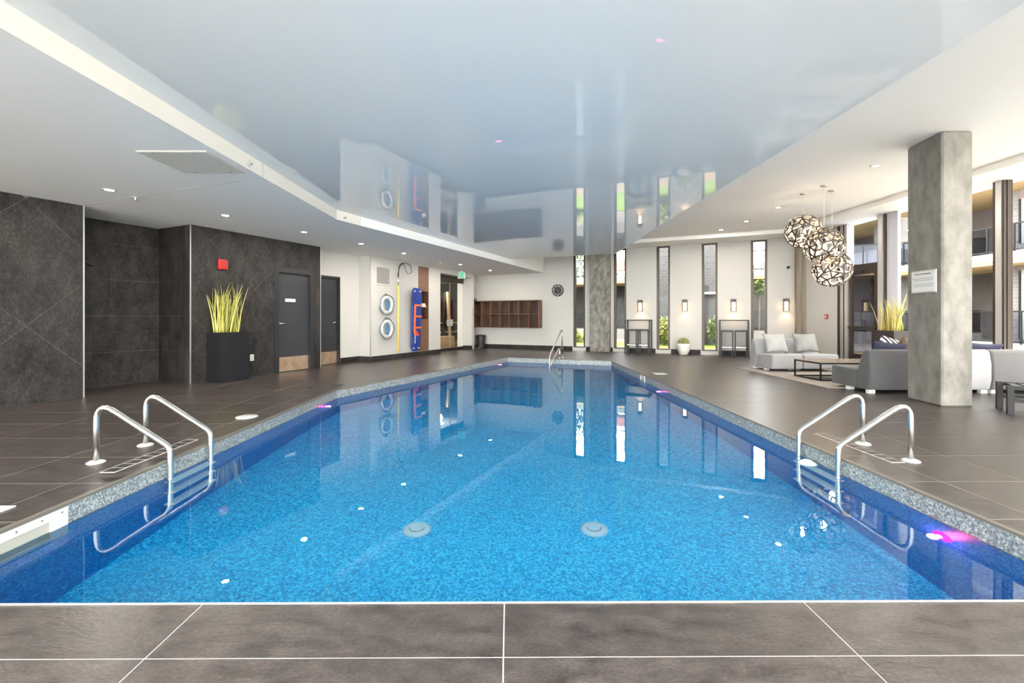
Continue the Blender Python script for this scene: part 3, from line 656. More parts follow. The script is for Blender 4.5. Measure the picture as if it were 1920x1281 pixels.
# ================================================================== LEFT SIDE OBJECTS (turned frame)
def grey_door(num, label, y0, y1, zt, hinge, depth0, louvre=False):
    d = thing('door_%d' % num, label, 'door', XY(depth0, y0), -ANG); d['kind'] = 'structure'
    w = y1-y0
    for a, b in ((0, 0.045), (w-0.045, w)): MB().box(-0.16, 0.022, a, b, 0, zt).build('frame_jamb', 'frame_grey', d)
    MB().box(-0.16, 0.022, 0.045, w-0.045, zt-0.05, zt).build('frame_head', 'frame_grey', d)
    if num == 1:
        for a, b, z0_, z1_ in ((-0.045, 0, 0, zt+0.045), (w, w+0.045, 0, zt+0.045), (0, w, zt, zt+0.045)): MB().box(-0.003, 0.016, a, b, z0_, z1_).build('casing', 'frame_grey', d)
    lf = MB().box(-0.09, -0.045, 0.044, w-0.044, 0.001, zt-0.049).build('leaf', 'door_grey', d)
    MB().box(-0.046, -0.041, 0.055, w-0.055, 0.02, 0.32).build('kick_plate', 'copper_plate', d)
    hy = 0.10 if hinge == 'R' else w-0.10; s = 1 if hinge == 'R' else -1
    hd = MB().at(Matrix.Translation((-0.045, hy, 1.03)) @ Matrix.Rotation(PI/2, 4, 'Y')).lathe([(0.03, 0), (0.03, 0.012), (0.012, 0.016), (0.012, 0.05)], 16).build('handle', 'steel', d, smooth=True)
    MB().tube([(0.0, hy, 1.03), (0.004, hy+s*0.03, 1.03), (0.004, hy+s*0.12, 1.025)], 0.010, 8).build('lever', 'steel', hd, smooth=True)
    if louvre:
        lv = MB().box(-0.046, -0.036, 0.20, 0.60, 0.32, 0.66).build('vent_frame', 'frame_grey', d)
        for k in range(8): MB().box(-0.036, -0.032, 0.22, 0.58, 0.34+k*0.039, 0.365+k*0.039).build('slat', 'door_grey', lv)
    return d
d1 = grey_door(1, 'dark grey door with a small white sign in the stone wall', -1.13, -0.25, 2.15, 'R', 0.0)
sg = MB().box(-0.046, -0.04, 0.24, 0.49, 1.49, 1.555).build('door_sign', 'sign_face', d1, label='small white sign plate')
MB().box(-0.0405, -0.039, 0.275, 0.455, 1.513, 1.532).build('sign_lettering', 'ink_light', sg)
grey_door(2, 'dark grey door with a low vent grille in the white niche', 0.10, 0.93, 2.17, 'L', -0.37, True)
# fire alarm, outlet
fa = thing('fire_alarm', 'red square fire alarm on the stone wall above the planter', 'alarm', XY(0, -2.26, 2.13), -ANG)
MB().box(0, 0.05, -0.085, 0.085, -0.095, 0.095).build('housing', 'red_plastic', fa, bevel=0.012)
MB().box(0.05, 0.058, -0.055, 0.055, -0.06, 0.05).build('strobe_cover', 'red_plastic', fa, bevel=0.004)
ol = thing('wall_outlet', 'white outlet plate low on the stone wall beside the planter', 'outlet', XY(0, -1.675, 0.37), -ANG)
MB().box(0, 0.008, -0.04, 0.04, -0.062, 0.062).build('plate', 'white_plastic', ol, bevel=0.003)
for z in (-0.025, 0.025): MB().box(0.008, 0.011, -0.018, 0.018, z-0.014, z+0.014).build('socket', 'cream_plastic', ol)
# shower head
sh = thing('shower_head', 'small chrome shower head at the edge of the stone alcove', 'shower head', XY(-0.42, -4.253, 1.98), -ANG)
MB().tube(fillet([(0, 0, 0), (0, 0.10, 0.03), (0, 0.20, 0.0)], 0.05), 0.011, 10).build('arm', 'steel', sh, smooth=True)
MB().at(Matrix.Translation((0, 0.22, -0.01)) @ Matrix.Rotation(-0.5, 4, 'X')).lathe([(0.015, 0.02), (0.05, 0.0), (0.055, -0.012), (0, -0.014)], 18).build('rose', 'grey_metal', sh, smooth=True)
# planters with tall blades
blade_meshes = []
for k in range(6):
    mb = MB(); ln = 0.62+0.05*k; bend = 0.02+0.02*k; wd = 0.011+0.002*(k % 3); rings = []
    for j in range(6):
        t = j/5; r = wd*(1-t)**0.7+0.0008; x = bend*t*t
        rings.append([(x-r, 0, ln*t), (x, -0.25*r, ln*t), (x+r, 0, ln*t), (x, 0.25*r, ln*t)])
    mb.loft(rings); blade_meshes.append(mb.mesh('grass_blade', smooth=True))
blade_by = {}
def blade(k, m):
    if (k, m) not in blade_by:
        c = blade_meshes[k].copy(); c.materials.append(MATS[m]); blade_by[(k, m)] = c
    return blade_by[(k, m)]
def planter(label, loc, rotz, m, mats, w=0.35, l=0.56, h=0.89, nb=64, tall=1.0):
    t = thing('grass_planter', label, 'planter', loc, rotz)
    p = MB(); x0, x1, y0, y1 = -w/2, w/2, -l/2, l/2; e = 0.022
    p.add([(x0,y0,0),(x1,y0,0),(x1,y1,0),(x0,y1,0),(x0,y0,h),(x1,y0,h),(x1,y1,h),(x0,y1,h),(x0+e,y0+e,h),(x1-e,y0+e,h),(x1-e,y1-e,h),(x0+e,y1-e,h),(x0+e,y0+e,h-.06),(x1-e,y0+e,h-.06),(x1-e,y1-e,h-.06),(x0+e,y1-e,h-.06)],
          [(3,2,1,0),(0,1,5,4),(1,2,6,5),(2,3,7,6),(3,0,4,7),(4,5,9,8),(5,6,10,9),(6,7,11,10),(7,4,8,11),(8,9,13,12),(9,10,14,13),(10,11,15,14),(11,8,12,15)])
    p.build('box', m, t)
    MB().box(x0+e, x1-e, y0+e, y1-e, h-0.075, h-0.05).build('soil', 'soil', t)
    for k in range(nb):
        o = link('grass_blade', blade(random.randrange(6), random.choice(mats)), None, t)
        bx, by = random.uniform(x0+0.07, x1-0.07), random.uniform(y0+0.07, y1-0.07)
        o.location = (bx, by, h-0.06)
        o.rotation_euler = (random.gauss(0, 0.07)-by*0.35, random.gauss(0, 0.07)+bx*0.3, random.uniform(0, 6.28))
        s = random.uniform(0.72, 1.05)*tall; o.scale = (1.15, 1.15, s)
    return t
planter('black planter of tall yellow-green blades against the stone wall', XY(0.205, -2.27), -ANG, 'planter', ['blade_a', 'blade_b', 'blade_c', 'blade_b'], nb=84, tall=1.1)
planter('brown planter of tall straw-coloured blades behind the sofas by the glazing', (7.76, 9.28, 0), 0, 'planter_brown', ['blade_d', 'blade_b', 'blade_d', 'blade_a'], nb=56)
# vent grille
vg = thing('vent_grille', 'square white vent grille high on the white wall', 'vent', XY(0, 2.10, 2.28), -ANG)
mb = MB(); holed(mb, [-0.30, -0.255, 0.255, 0.30], [-0.26, -0.215, 0.215, 0.26], lambda a, b, c, d: not (-0.25 < (a+b)/2 < 0.25 and -0.2 < (c+d)/2 < 0.2), lambda u, t, z: (t, u, z), 0.015, 0.0)
mb.build('frame', 'white_paint', vg); MB().box(0.001, 0.002, -0.255, 0.255, -0.215, 0.215).build('backing', 'grey_metal', vg)
for k in range(14): MB().box(0.003, 0.012, -0.255, 0.255, -0.208+k*0.0305, -0.208+k*0.0305+0.014).build('slat', 'alu', vg)
for k in range(9): MB().box(0.002, 0.010, -0.235+k*0.0585, -0.229+k*0.0585, -0.215, 0.215).build('bar', 'alu', vg)
# ring buoys
def ring_buoy(label, z, flip):
    t = thing('ring_buoy', label, 'ring buoy', XY(0.055, 2.18, z), -ANG, 'ring buoys on the white wall')
    R, r = 0.205, 0.048
    MB().tube([(0, R*math.cos(i*PI/16), R*math.sin(i*PI/16)) for i in range(32)], r, 12, closed=True).build('float', 'ring_white', t, smooth=True)
    pts = []; N = 40
    for i in range(N):
        a = 2*PI*i/N; rr = 0.272+0.030*abs(math.sin(2*a+flip)) - 0.012
        pts.append((0.03, rr*math.cos(a), rr*math.sin(a)))
    MB().tube(pts, 0.0125, 6, closed=True).build('grab_rope', 'rope_grey', t, smooth=True)
    for a in (0.6, 2.2, 3.75, 5.3): MB().at(Matrix.Rotation(a, 4, 'X')).box(-0.056, 0.056, 0.195, 0.225, -0.02, 0.02).build('band', 'ring_white', t, bevel=0.004)
    for k in range(5):
        w = 0.03+0.009*k; MB().tube([(0.03+0.004*k, w*math.cos(i*PI/12), -0.01+(0.15-0.01*k)*math.sin(i*PI/12)) for i in range(24)], 0.011, 6, closed=True).build('rope_coil', 'rope_blue', t, smooth=True)
    MB().tube([(0.04, 0, -0.15), (0.045, 0.01, -0.20), (0.035, -0.01, -0.225)], 0.009, 6).build('rope_tail', 'rope_grey', t, smooth=True)
    MB().box(-0.055, 0.01, -0.008, 0.008, 0.255, 0.30).build('wall_hook', 'bronze', t)
ring_buoy('white ring buoy with coiled blue rope, upper of the two on the wall', 1.50, 0.4)
ring_buoy('white ring buoy with coiled blue rope, lower of the two on the wall', 0.85, 1.5)
# rescue hook
rp = thing('rescue_hook', 'yellow rescue pole with a looped metal hook on the white wall', 'rescue pole', XY(0.035, 2.70, 0), -ANG)
MB().tube([(0, 0, 0.16), (0, 0, 2.06)], 0.024, 12).build('pole', 'yellow_pole', rp, smooth=True)
MB().tube([(0, 0, 2.04), (0, 0, 2.36)], 0.012, 10).build('ferrule', 'steel', rp, smooth=True)
MB().lathe([(0.02, 2.30), (0.02, 2.42)], 10).build('grip_sleeve', 'rubber_black', rp)
loop = fillet([(0, 0, 2.36), (0, 0.02, 2.60), (0, 0.20, 2.76), (0, 0.40, 2.42), (0, 0.62, 2.46), (0, 0.55, 2.70), (0, 0.24, 2.735), (0, 0.04, 2.58), (0, 0.015, 2.40)], 0.12)
MB().tube(loop, 0.008, 6).build('hook_loop', 'grey_metal', rp, smooth=True)
for z in (0.5, 1.15, 1.9): MB().box(-0.035, 0.0, -0.03, 0.03, z-0.012, z+0.012).build('clip', 'steel', rp)
# spine board leaning on the wall
M = Matrix.Rotation(0.03, 4, 'Y')
sb = thing('spine_board', 'long blue rescue spine board with orange straps leaning on the wall', 'spine board', XY(0.10, 3.385, 0.0), -ANG)
outl = [(-0.10, 0.16), (0.10, 0.16), (0.20, 0.30), (0.215, 0.9), (0.225, 1.75), (0.205, 1.95), (0.13, 2.03), (-0.13, 2.03), (-0.205, 1.95), (-0.225, 1.75), (-0.215, 0.9), (-0.20, 0.30)]
RX = M @ Matrix(((0, 0, 1, 0), (1, 0, 0, 0), (0, 1, 0, 0), (0, 0, 0, 1)))
MB().at(RX).prism(outl, -0.03, 0.025).build('board', 'board_blue', sb, bevel=0.012)
for u in (-0.075, 0.075): MB().at(M).box(0.024, 0.034, u-0.012, u+0.012, 0.4, 1.9).build('rib', 'board_blue', sb)
for u, z in ((-0.13, 1.93), (0.13, 1.93), (-0.12, 0.26), (0.12, 0.26), (-0.185, 1.5), (0.185, 1.5), (-0.18, 0.7), (0.18, 0.7)):
    MB().at(M).box(0.024, 0.029, u-(0.035 if abs(u) < 0.15 else 0.012), u+(0.035 if abs(u) < 0.15 else 0.012), z-(0.015 if abs(u) < 0.15 else 0.06), z+(0.015 if abs(u) < 0.15 else 0.06)).build('hand_hole', 'sign_face' if abs(u) < 0.15 else 'rubber_black', sb)
for z in (1.52, 1.19, 0.86): MB().at(M).box(-0.034, 0.040, -0.10, 0.232, z-0.025, z+0.025).build('strap', 'strap_orange', sb)
MB().at(M).box(0.036, 0.046, -0.135, -0.075, 0.66, 1.545).build('strap', 'strap_orange', sb); MB().at(M).box(0.03, 0.037, -0.165, -0.135, 0.70, 1.5).build('strap', 'strap_red', sb)
MB().at(M).box(0.036, 0.044, -0.10, -0.06, 0.40, 0.66).build('strap_end', 'cream_plastic', sb)
MB().at(M).add([(0.042, -0.08, 0.66), (0.042, 0.10, 0.60), (0.042, 0.12, 0.66), (0.042, -0.06, 0.80), (0.034, -0.08, 0.66), (0.034, 0.10, 0.60), (0.034, 0.12, 0.66), (0.034, -0.06, 0.80)], [(0,1,2,3),(7,6,5,4),(0,4,5,1),(1,5,6,2),(2,6,7,3),(3,7,4,0)]).build('strap', 'strap_red', sb)
MB().at(M).tube([(0.03, -0.225, 1.8), (0.03, -0.255, 1.7), (0.03, -0.255, 1.62), (0.03, -0.225, 1.52)], 0.010, 6).build('side_loop', 'rubber_black', sb)
for z in (0.7, 1.6): MB().at(M).box(-0.10, -0.028, -0.02, 0.02, z-0.015, z+0.015).build('wall_peg', 'steel', sb)
# wooden wall niche with shelf
nc = thing('niche_cabinet', 'brown wooden wall panel with an open shelf niche', 'cabinet', XY(0, 3.66, 0), -ANG)
MB().box(-0.30, -0.002, 0, 0.54, 1.955, 2.71).build('upper_panel', 'wood_panel', nc); MB().box(-0.30, -0.002, 0, 0.54, 0.14, 1.11).build('lower_panel', 'wood_panel', nc)
MB().box(-0.30, -0.28, 0, 0.54, 1.11, 1.955).build('niche_back', 'wood_dark', nc)
for a, b in ((0, 0.02), (0.52, 0.54)): MB().box(-0.28, -0.002, a, b, 1.11, 1.955).build('niche_side', 'wood_dark', nc)
MB().box(-0.28, -0.004, 0.02, 0.52, 1.46, 1.485).build('shelf', 'wood_panel', nc)
for k, (w, z) in enumerate(((0.42, 1.485), (0.40, 1.52), (0.38, 1.555))):
    MB().box(-0.24, -0.04, 0.04, 0.04+w, z, z+0.033).build('folded_towel', 'towel', bevel=0.01, frame=(Vector(XY(0, 3.66)), -ANG), label=['bottom white folded towel on the niche shelf', 'middle white folded towel on the niche shelf', 'top white folded towel on the niche shelf'][k], category='towel')
MB().box(-0.20, -0.05, 0.03, 0.06, 1.11, 1.32).build('white_booklet', 'sign_face', frame=(Vector(XY(0, 3.66)), -ANG), label='thin white booklet standing in the lower niche', category='booklet')
# glass entrance
ge = thing('door_4', 'frameless glass double door with bronze header', 'door', XY(-0.40, 4.85), -ANG); ge['kind'] = 'structure'
MB().box(-0.05, 0.05, 0, 2.02, 2.40, 2.60).build('header', 'bronze', ge)
for y0, y1, m in ((0.0, 1.16, 'glass'), (1.17, 1.66, 'glass'), (1.67, 2.02, 'cream_reflection')):
    MB().box(-0.006, 0.006, y0, y1, 0.10, 2.40).build('pane', m, ge)
MB().box(-0.012, 0.012, 1.158, 1.172, 0.10, 2.40).build('edge_strip', 'alu', ge)
MB().box(-0.03, 0.03, 0, 2.02, 0, 0.10).build('bottom_rail', 'wall_stone', ge)
lk = MB().box(-0.02, 0.02, 0.99, 1.34, 0.86, 1.09).build('lock_plate', 'alu', ge, bevel=0.004)
for y in (1.09, 1.24): MB().at(Matrix.Translation((0.02, y, 0.93)) @ Matrix.Rotation(PI/2, 4, 'Y')).lathe([(0.02, 0), (0.02, 0.02), (0.0, 0.03)], 12).build('knob', 'steel', lk, smooth=True)
# lobby behind the glass
LB = TURN
MB().box(-4.2, -0.55, 3.6, 11.0, -0.02, 0.0).build('floor', 'wood_light', frame=LB, kind='structure', label='pale lobby floor behind the glass door')
lw = MB().box(-4.3, -4.2, 3.6, 11.0, 0, 2.77).box(-4.2, -0.6, 11.0, 11.1, 0, 2.77).box(-4.2, -0.55, 3.5, 3.6, 0, 2.77)
lw.build('wall_lobby', 'recess_taupe', frame=LB, kind='structure', label='taupe lobby walls behind the glass door')
MB().box(-0.62, -0.60, 7.0, 11.0, 0, 2.77).build('wall_lobby', 'white_paint', frame=LB, kind='structure', label='lobby side of the back corner wall')
MB().box(-4.3, -0.58, 7.6, 11.1, 2.771, 2.9).build('ceiling', 'ceiling_paint', frame=LB, kind='structure', label='white lobby ceiling behind the glass door')
ll = thing('lobby_lamp', 'bright round ceiling lamp in the lobby behind the glass', 'lamp', XY(-1.9, 7.6, H0-0.03), -ANG)
MB().lathe([(0.16, 0.03), (0.16, 0.0), (0.13, -0.008), (0, -0.01)], 20).build('diffuser', 'lamp_lens', ll)
lamp('lobby_light', 'POINT', ll, (0, 0, -0.2), 55, (1, 0.9, 0.78), 0.12)
cb = thing('lobby_shelving', 'dark lobby shelving with two long pale boards', 'shelving', XY(-2.9, 9.0), -ANG)
MB().box(-0.3, 0.3, -1.6, 1.9, 0, 0.06).build('plinth', 'recess_dark', cb); MB().box(-0.3, -0.25, -1.6, 1.9, 0.06, 2.0).build('back_panel', 'wood_dark', cb)
for z in (0.50, 0.90): MB().box(-0.25, 0.3, -1.6, 1.9, z, z+0.05).build('shelf', 'wood_light', cb)
for y in (-1.6, -0.2, 0.8, 1.86): MB().box(-0.25, 0.28, y, y+0.04, 0.06, 0.90).build('upright', 'recess_dark', cb)
MB().box(-0.22, 0.22, -0.45, 0.45, 0, 0.42).build('storage_cube', 'wood_light', bevel=0.01, frame=(Vector(XY(-1.7, 7.6)), -ANG), label='pale wooden cube seat on the lobby floor', category='stool')
for k, (y, tx, m) in enumerate(((7.0, 0.25, 'wood_light'), (7.35, -0.22, 'recess_dark'), (7.75, 0.2, 'recess_dark'), (8.0, -0.2, 'wood_light'))):
    MB().bar((0, 0, 0.0), (0, tx, 2.2), 0.10).build('leaning_post', m, frame=(Vector(XY(-2.45+0.2*k, y+0.3)), -ANG), category='post',
        label=['pale slanting post at the left behind the glass door', 'dark slanting post left of the gap behind the glass', 'dark slanting post right of the gap behind the glass', 'pale slanting post at the right behind the glass door'][k])
# exit sign
ex = thing('exit_sign', 'white and green exit sign hanging from the low ceiling', 'sign', XY(0.12, 5.95, 2.50), -ANG)
MB().box(-0.14, 0.14, -0.03, 0.03, 0, 0.235).build('housing', 'white_plastic', ex, bevel=0.006)
MB().box(-0.05, 0.05, -0.01, 0.01, 0.235, 0.27).build('mount', 'white_plastic', ex)
pg = MB().box(-0.06, 0.115, -0.034, -0.030, 0.03, 0.205).build('pictogram_panel', 'exit_green', ex)
mn = MB().bar((0.0, -0.036, 0.165), (-0.01, -0.036, 0.105), 0.004, 0.030).bar((-0.01, -0.036, 0.105), (0.03, -0.036, 0.05), 0.004, 0.018)
mn.bar((-0.01, -0.036, 0.105), (-0.045, -0.036, 0.06), 0.004, 0.018).bar((0.0, -0.036, 0.15), (0.04, -0.036, 0.12), 0.004, 0.013).bar((0, -0.036, 0.15), (-0.04, -0.036, 0.13), 0.004, 0.013)
mn.at(Matrix.Translation((0.01, -0.036, 0.185)) @ Matrix.Rotation(PI/2, 4, 'X')).lathe([(0.013, -0.002), (0.013, 0.002)], 12)
mn.build('running_figure', 'white_plastic', pg); MB().box(0.065, 0.10, -0.038, -0.034, 0.05, 0.19).build('doorway_mark', 'white_plastic', pg)

# ================================================================== BACK WALL OBJECTS
cu = thing('cubby_shelf', 'brown wooden wall cubby with two rows of seven compartments', 'shelf', XY(-0.36, B3), -ANG)
Lc = 2.73; z0, z1 = 0.785, 1.785; th = 0.022
MB().box(0, Lc, -0.33, 0, z0, z0+th).build('bottom_board', 'wood_dark', cu); MB().box(0, Lc, -0.33, 0, z1-th, z1).build('top_board', 'wood_dark', cu)
MB().box(0, Lc, -0.02, 0, z0+th, z1-th).build('back_panel', 'wood_shaded', cu); MB().box(th, Lc-th, -0.32, -0.02, (z0+z1)/2-0.011, (z0+z1)/2+0.011).build('middle_shelf', 'wood_dark', cu)
for k in range(8):
    x = k*(Lc-th)/7; MB().box(x, x+th, -0.33, -0.02, z0+th, z1-th).build('divider', 'wood_panel', cu)  # lighter wood paints the dividers as lit against the dark back
tg = thing('twin_tag', 'small black twin-window tag standing on the left end of the cubby', 'tag', XY(-0.26, B3-0.30, z1), -ANG)
for x in (-0.085, 0.005):
    mb = MB(); holed(mb, [x, x+0.02, x+0.065, x+0.085], [0, 0.02, 0.065, 0.085], lambda a, b, c, d, x=x: not (x+0.02 <= a and b <= x+0.0651 and 0.019 < c and d < 0.066), lambda u, t, z: (u, t, z), -0.012, 0.012)
    mb.build('window_frame', 'rubber_black', tg)
ck = thing('wall_clock', 'round black wall clock with pale numerals', 'clock', XY(2.97, B3, 2.125), -ANG)
RM = Matrix.Rotation(PI/2, 4, 'X')
MB().at(RM).lathe([(0.215, 0), (0.215, 0.03), (0.205, 0.04), (0.195, 0.035), (0.195, 0.02), (0, 0.02)], 40).build('case', 'rubber_black', ck)
for k in range(12):
    a = k*PI/6; x, z = 0.16*math.sin(a), 0.16*math.cos(a)
    if k % 3 == 0: text_mesh('numeral', {0: '12', 3: '3', 6: '6', 9: '9'}[k], 0.105, 'clock_white', ck, Matrix.Translation((x, -0.022, z)) @ RM)
    else: MB().at(Matrix.Translation((x, -0.022, z)) @ RM).lathe([(0.018, -0.001), (0.018, 0.003)], 12).build('hour_dot', 'clock_white', ck)
MB().bar((0, -0.027, -0.03), (-0.035, -0.027, 0.10), 0.003, 0.012).build('hour_hand', 'ink_light', ck); MB().bar((0, -0.030, 0.03), (0.04, -0.030, -0.14), 0.003, 0.009).build('minute_hand', 'ink_light', ck)
# pedal bin
pb = thing('pedal_bin', 'black plastic pedal bin under the left end of the cubby', 'bin', XY(0.02, B3-0.32), -ANG)
MB().lathe([(0.145, 0), (0.15, 0.02), (0.185, 0.43), (0.185, 0.45)], 28).build('bucket', 'rubber_black', pb, smooth=True)
MB().lathe([(0.195, 0.45), (0.20, 0.47), (0.185, 0.50), (0.10, 0.515), (0, 0.52)], 28).build('lid', 'rubber_black', pb, smooth=True)
MB().box(-0.05, 0.05, -0.20, -0.13, 0.015, 0.04).build('pedal', 'alu', pb, bevel=0.004)
# wall sconces
def sconce(a, z, label):
    s = thing('wall_sconce', label, 'wall lamp', XY(a, B3, z), -ANG, 'black wall sconces between the slit windows')
    MB().box(-0.05, 0.05, -0.02, 0, -0.19, 0.19).build('backplate', 'bronze', s)
    MB().box(-0.075, 0.075, -0.16, -0.02, 0.09, 0.185).build('cap', 'bronze', s, bevel=0.004)
    for x in (-0.068, 0.068):
        for y in (-0.153, -0.03): MB().box(x-0.007, x+0.007, y-0.007, y+0.007, -0.185, 0.09).build('cage_bar', 'bronze', s)
    for z_ in (-0.185, -0.115):
        MB().box(-0.075, 0.075, -0.16, -0.148, z_, z_+0.012).build('cage_ring', 'bronze', s)
    MB().lathe([(0.045, -0.17), (0.047, -0.165), (0.047, 0.085), (0.045, 0.09)], 20, (0, -0.09, 0)).build('glass_tube', 'sconce_glow', s, smooth=True)
    lamp('sconce_light', 'SPOT', s, (0, -0.09, -0.19), 6.5, (1.0, 0.62, 0.30), 0.04, (0, 0, 0), spot_size=2.4, spot_blend=0.8)
    return s
for a, z, l in ((5.838, 1.545, 'lit black wall sconce above the left bar table'), (7.213, 1.538, 'lit black wall sconce above the cactus pot'), (8.595, 1.530, 'lit black wall sconce above the right bar table'), (9.964, 1.522, 'lit black wall sconce nearest the corner above the pale sofa')):
    sconce(a, z, l)
# bar tables and stools
def bar_table(a, label):
    t = thing('bar_table', label, 'table', XY(a, B3-0.36), -ANG, 'high bar tables at the back wall')
    w, d, h = 0.40, 0.24, 1.09
    MB().box(-w, w, -d, d, h-0.03, h).build('table_top', 'grey_metal', t, bevel=0.003)
    for sx in (-1, 1):
        for sy in (-1, 1): MB().box(sx*w-(0.04 if sx > 0 else 0), sx*w+(0.04 if sx < 0 else 0), sy*d-(0.04 if sy > 0 else 0), sy*d+(0.04 if sy < 0 else 0), 0, h-0.03).build('leg', 'grey_metal', t)
    return t
def stool(a, b, label):
    t = thing('bar_stool', label, 'stool', XY(a, b), -ANG, 'square metal bar stools')
    w = 0.165; h = 0.78
    MB().box(-w, w, -w, w, h-0.04, h).build('seat', 'grey_metal', t, bevel=0.004)
    for sx in (-1, 1):
        for sy in (-1, 1): MB().box(sx*(w-0.016)-0.016, sx*(w-0.016)+0.016, sy*(w-0.016)-0.016, sy*(w-0.016)+0.016, 0, h-0.04).build('leg', 'grey_metal', t)
    for sy in (-1, 1): MB().box(-w+0.03, w-0.03, sy*(w-0.016)-0.012, sy*(w-0.016)+0.012, 0.27, 0.30).build('footrest', 'alu' if sy < 0 else 'grey_metal', t)
    for sx in (-1, 1): MB().box(sx*(w-0.016)-0.012, sx*(w-0.016)+0.012, -w+0.03, w-0.03, 0.27, 0.30).build('footrest', 'grey_metal', t)
bar_table(5.83, 'high dark metal bar table by the second slit window'); bar_table(8.60, 'high dark metal bar table by the fifth slit window')
stool(5.645, B3-0.385, 'bar stool at the left table, nearer the concrete column'); stool(6.015, B3-0.385, 'bar stool at the left table, nearer the cactus pot')
stool(8.415, B3-0.385, 'bar stool at the right table, nearer the cactus pot'); stool(8.785, B3-0.385, 'bar stool at the right table, nearer the pale sofa')
# cactus pot
cp = thing('potted_cactus', 'round barrel cactus in a white bowl pot between two windows', 'cactus', XY(7.19, B3-0.29), -ANG)
MB().lathe([(0.10, 0), (0.13, 0.02), (0.185, 0.16), (0.195, 0.28), (0.185, 0.35), (0.17, 0.35), (0.165, 0.31), (0, 0.31)], 32).build('pot', 'pot_white', cp, smooth=True)
rings = []
for k in range(10):
    th_ = k/9*PI*0.5; rr = 0.172*math.cos(th_)+0.002; z = 0.315+0.215*math.sin(th_)
    rings.append([((rr*(1+0.10*(i % 2)*1.0-0.05))*math.cos(2*PI*i/44), (rr*(1+0.10*(i % 2)-0.05))*math.sin(2*PI*i/44), z) for i in range(44)])
MB().loft(rings).build('cactus_body', 'cactus', cp)
sp = MB()
for k in range(1, 8):
    for i in range(0, 44, 2):
        th_ = k/9*PI*0.5; rr = 0.172*math.cos(th_)*1.05; a = 2*PI*(i+1)/44; p = Vector((rr*math.cos(a), rr*math.sin(a), 0.315+0.215*math.sin(th_))); d = Vector((math.cos(a)*math.cos(th_), math.sin(a)*math.cos(th_), math.sin(th_)+0.3))
        e = p+d*0.022; sp.add([tuple(p+Vector((0, 0, 0.003))), tuple(p-Vector((0.003, 0, 0))), tuple(p+Vector((0.003, 0.003, 0))), tuple(e)], [(0,1,3),(1,2,3),(2,0,3)])
sp.build('spines', 'blade_d', cp, kind='stuff')
# dome camera and pull station
dc = thing('dome_camera', 'small round camera high on the wall beside the corner column', 'camera', XY(10.02, B3, 2.61), -ANG)
MB().at(RM).lathe([(0.075, 0), (0.075, 0.02), (0.055, 0.04), (0.05, 0.04)], 20).build('housing', 'white_plastic', dc, smooth=True); MB().at(RM).lathe([(0.048, 0.035), (0.035, 0.065), (0, 0.075)], 18).build('lens', 'rubber_black', dc, smooth=True)
ps = thing('pull_station', 'small red fire pull station on the narrow white wall', 'alarm', (XG, 11.97, 1.18))
MB().box(-0.04, 0, -0.05, 0.05, -0.06, 0.06).build('housing', 'dark_red', ps, bevel=0.006); MB().box(-0.046, -0.04, -0.022, 0.022, -0.022, 0.018).build('pull_tab', 'sign_face', ps)

# ================================================================== LOUNGE
def pillow(name, w, h, t, m, loc, rot, label, parts=True):
    mb = MB(); N = 14; vs = []; fs = []
    for s in (1, -1):
        k0 = len(vs)
        for i in range(N+1):
            for j in range(N+1):
                u = -1+2*i/N; v = -1+2*j/N
                bulge = max(0, (1-abs(u)**2.4)*(1-abs(v)**2.4))**0.55
                pin = 1-0.10*(1-abs(u))*0 - 0.07*(1-abs(v))*abs(u) - 0.0
                pv = 1-0.07*(1-abs(u))*abs(v)
                wr = 0.010*math.sin(9*u+3*v)*bulge
                vs.append((u*w/2*pin, s*(t/2*bulge+wr*0.5), v*h/2*pv))
        for i in range(N):
            for j in range(N):
                a = k0+i*(N+1)+j; q4 = (a, a+1, a+N+2, a+N+1); fs.append(q4 if s < 0 else q4[::-1])
    mb.add(vs, fs); o = mb.build(name, m, smooth=True, label=label, category='cushion'); o.location = loc; o.rotation_euler = rot
    return o
def sofa_module(label, x0, x1, y_front, y_back, mseat, mback, group, left_end=False):
    """armless seat module; y_front/y_back give its facing"""
    s = 1 if y_back > y_front else -1; L = abs(y_back-y_front)
    t = thing('sofa_module', label, 'sofa', ((x0+x1)/2, (y_front+y_back)/2, 0), 0 if s > 0 else PI, group)
    w = (x1-x0)/2-0.004; f = -L/2
    def ext(name, prof, m, parent, bev=0.03):
        mb = MB(); n_ = len(prof)
        mb.add([(-w, y, z) for y, z in prof]+[(w, y, z) for y, z in prof], [tuple(range(n_-1, -1, -1)), tuple(range(n_, 2*n_))]+[(i, (i+1) % n_, n_+(i+1) % n_, n_+i) for i in range(n_)])
        return mb.build(name, m, parent, bevel=bev, smooth=True, seg=3)
    ext('seat', [(f, 0.055), (f, 0.355), (f+0.05, 0.365), (L/2-0.27, 0.345), (L/2-0.27, 0.055)], mseat, t)
    ext('backrest', [(L/2-0.275, 0.055), (L/2-0.275, 0.33), (L/2-0.20, 0.56), (L/2-0.14, 0.66), (L/2-0.08, 0.672), (L/2-0.03, 0.64), (L/2, 0.45), (L/2, 0.22), (L/2-0.03, 0.055)], mback, t)
    for x in (-w+0.07, w-0.07):
        for y in (f+0.34, L/2-0.09): MB().box(x-0.05, x+0.05, y-0.03, y+0.03, 0, 0.055).build('foot', 'white_plastic', t)
    return t
RUGZ = 0.012
MB().box(5.19, 7.5, 7.45, 10.42, 0, RUGZ).build('area_rug', 'rug', bevel=0.004, label='beige flat woven rug under the coffee table', category='rug')
ga = 'pale sofa modules against the back corner'; gb = 'grey sofa modules seen from behind'
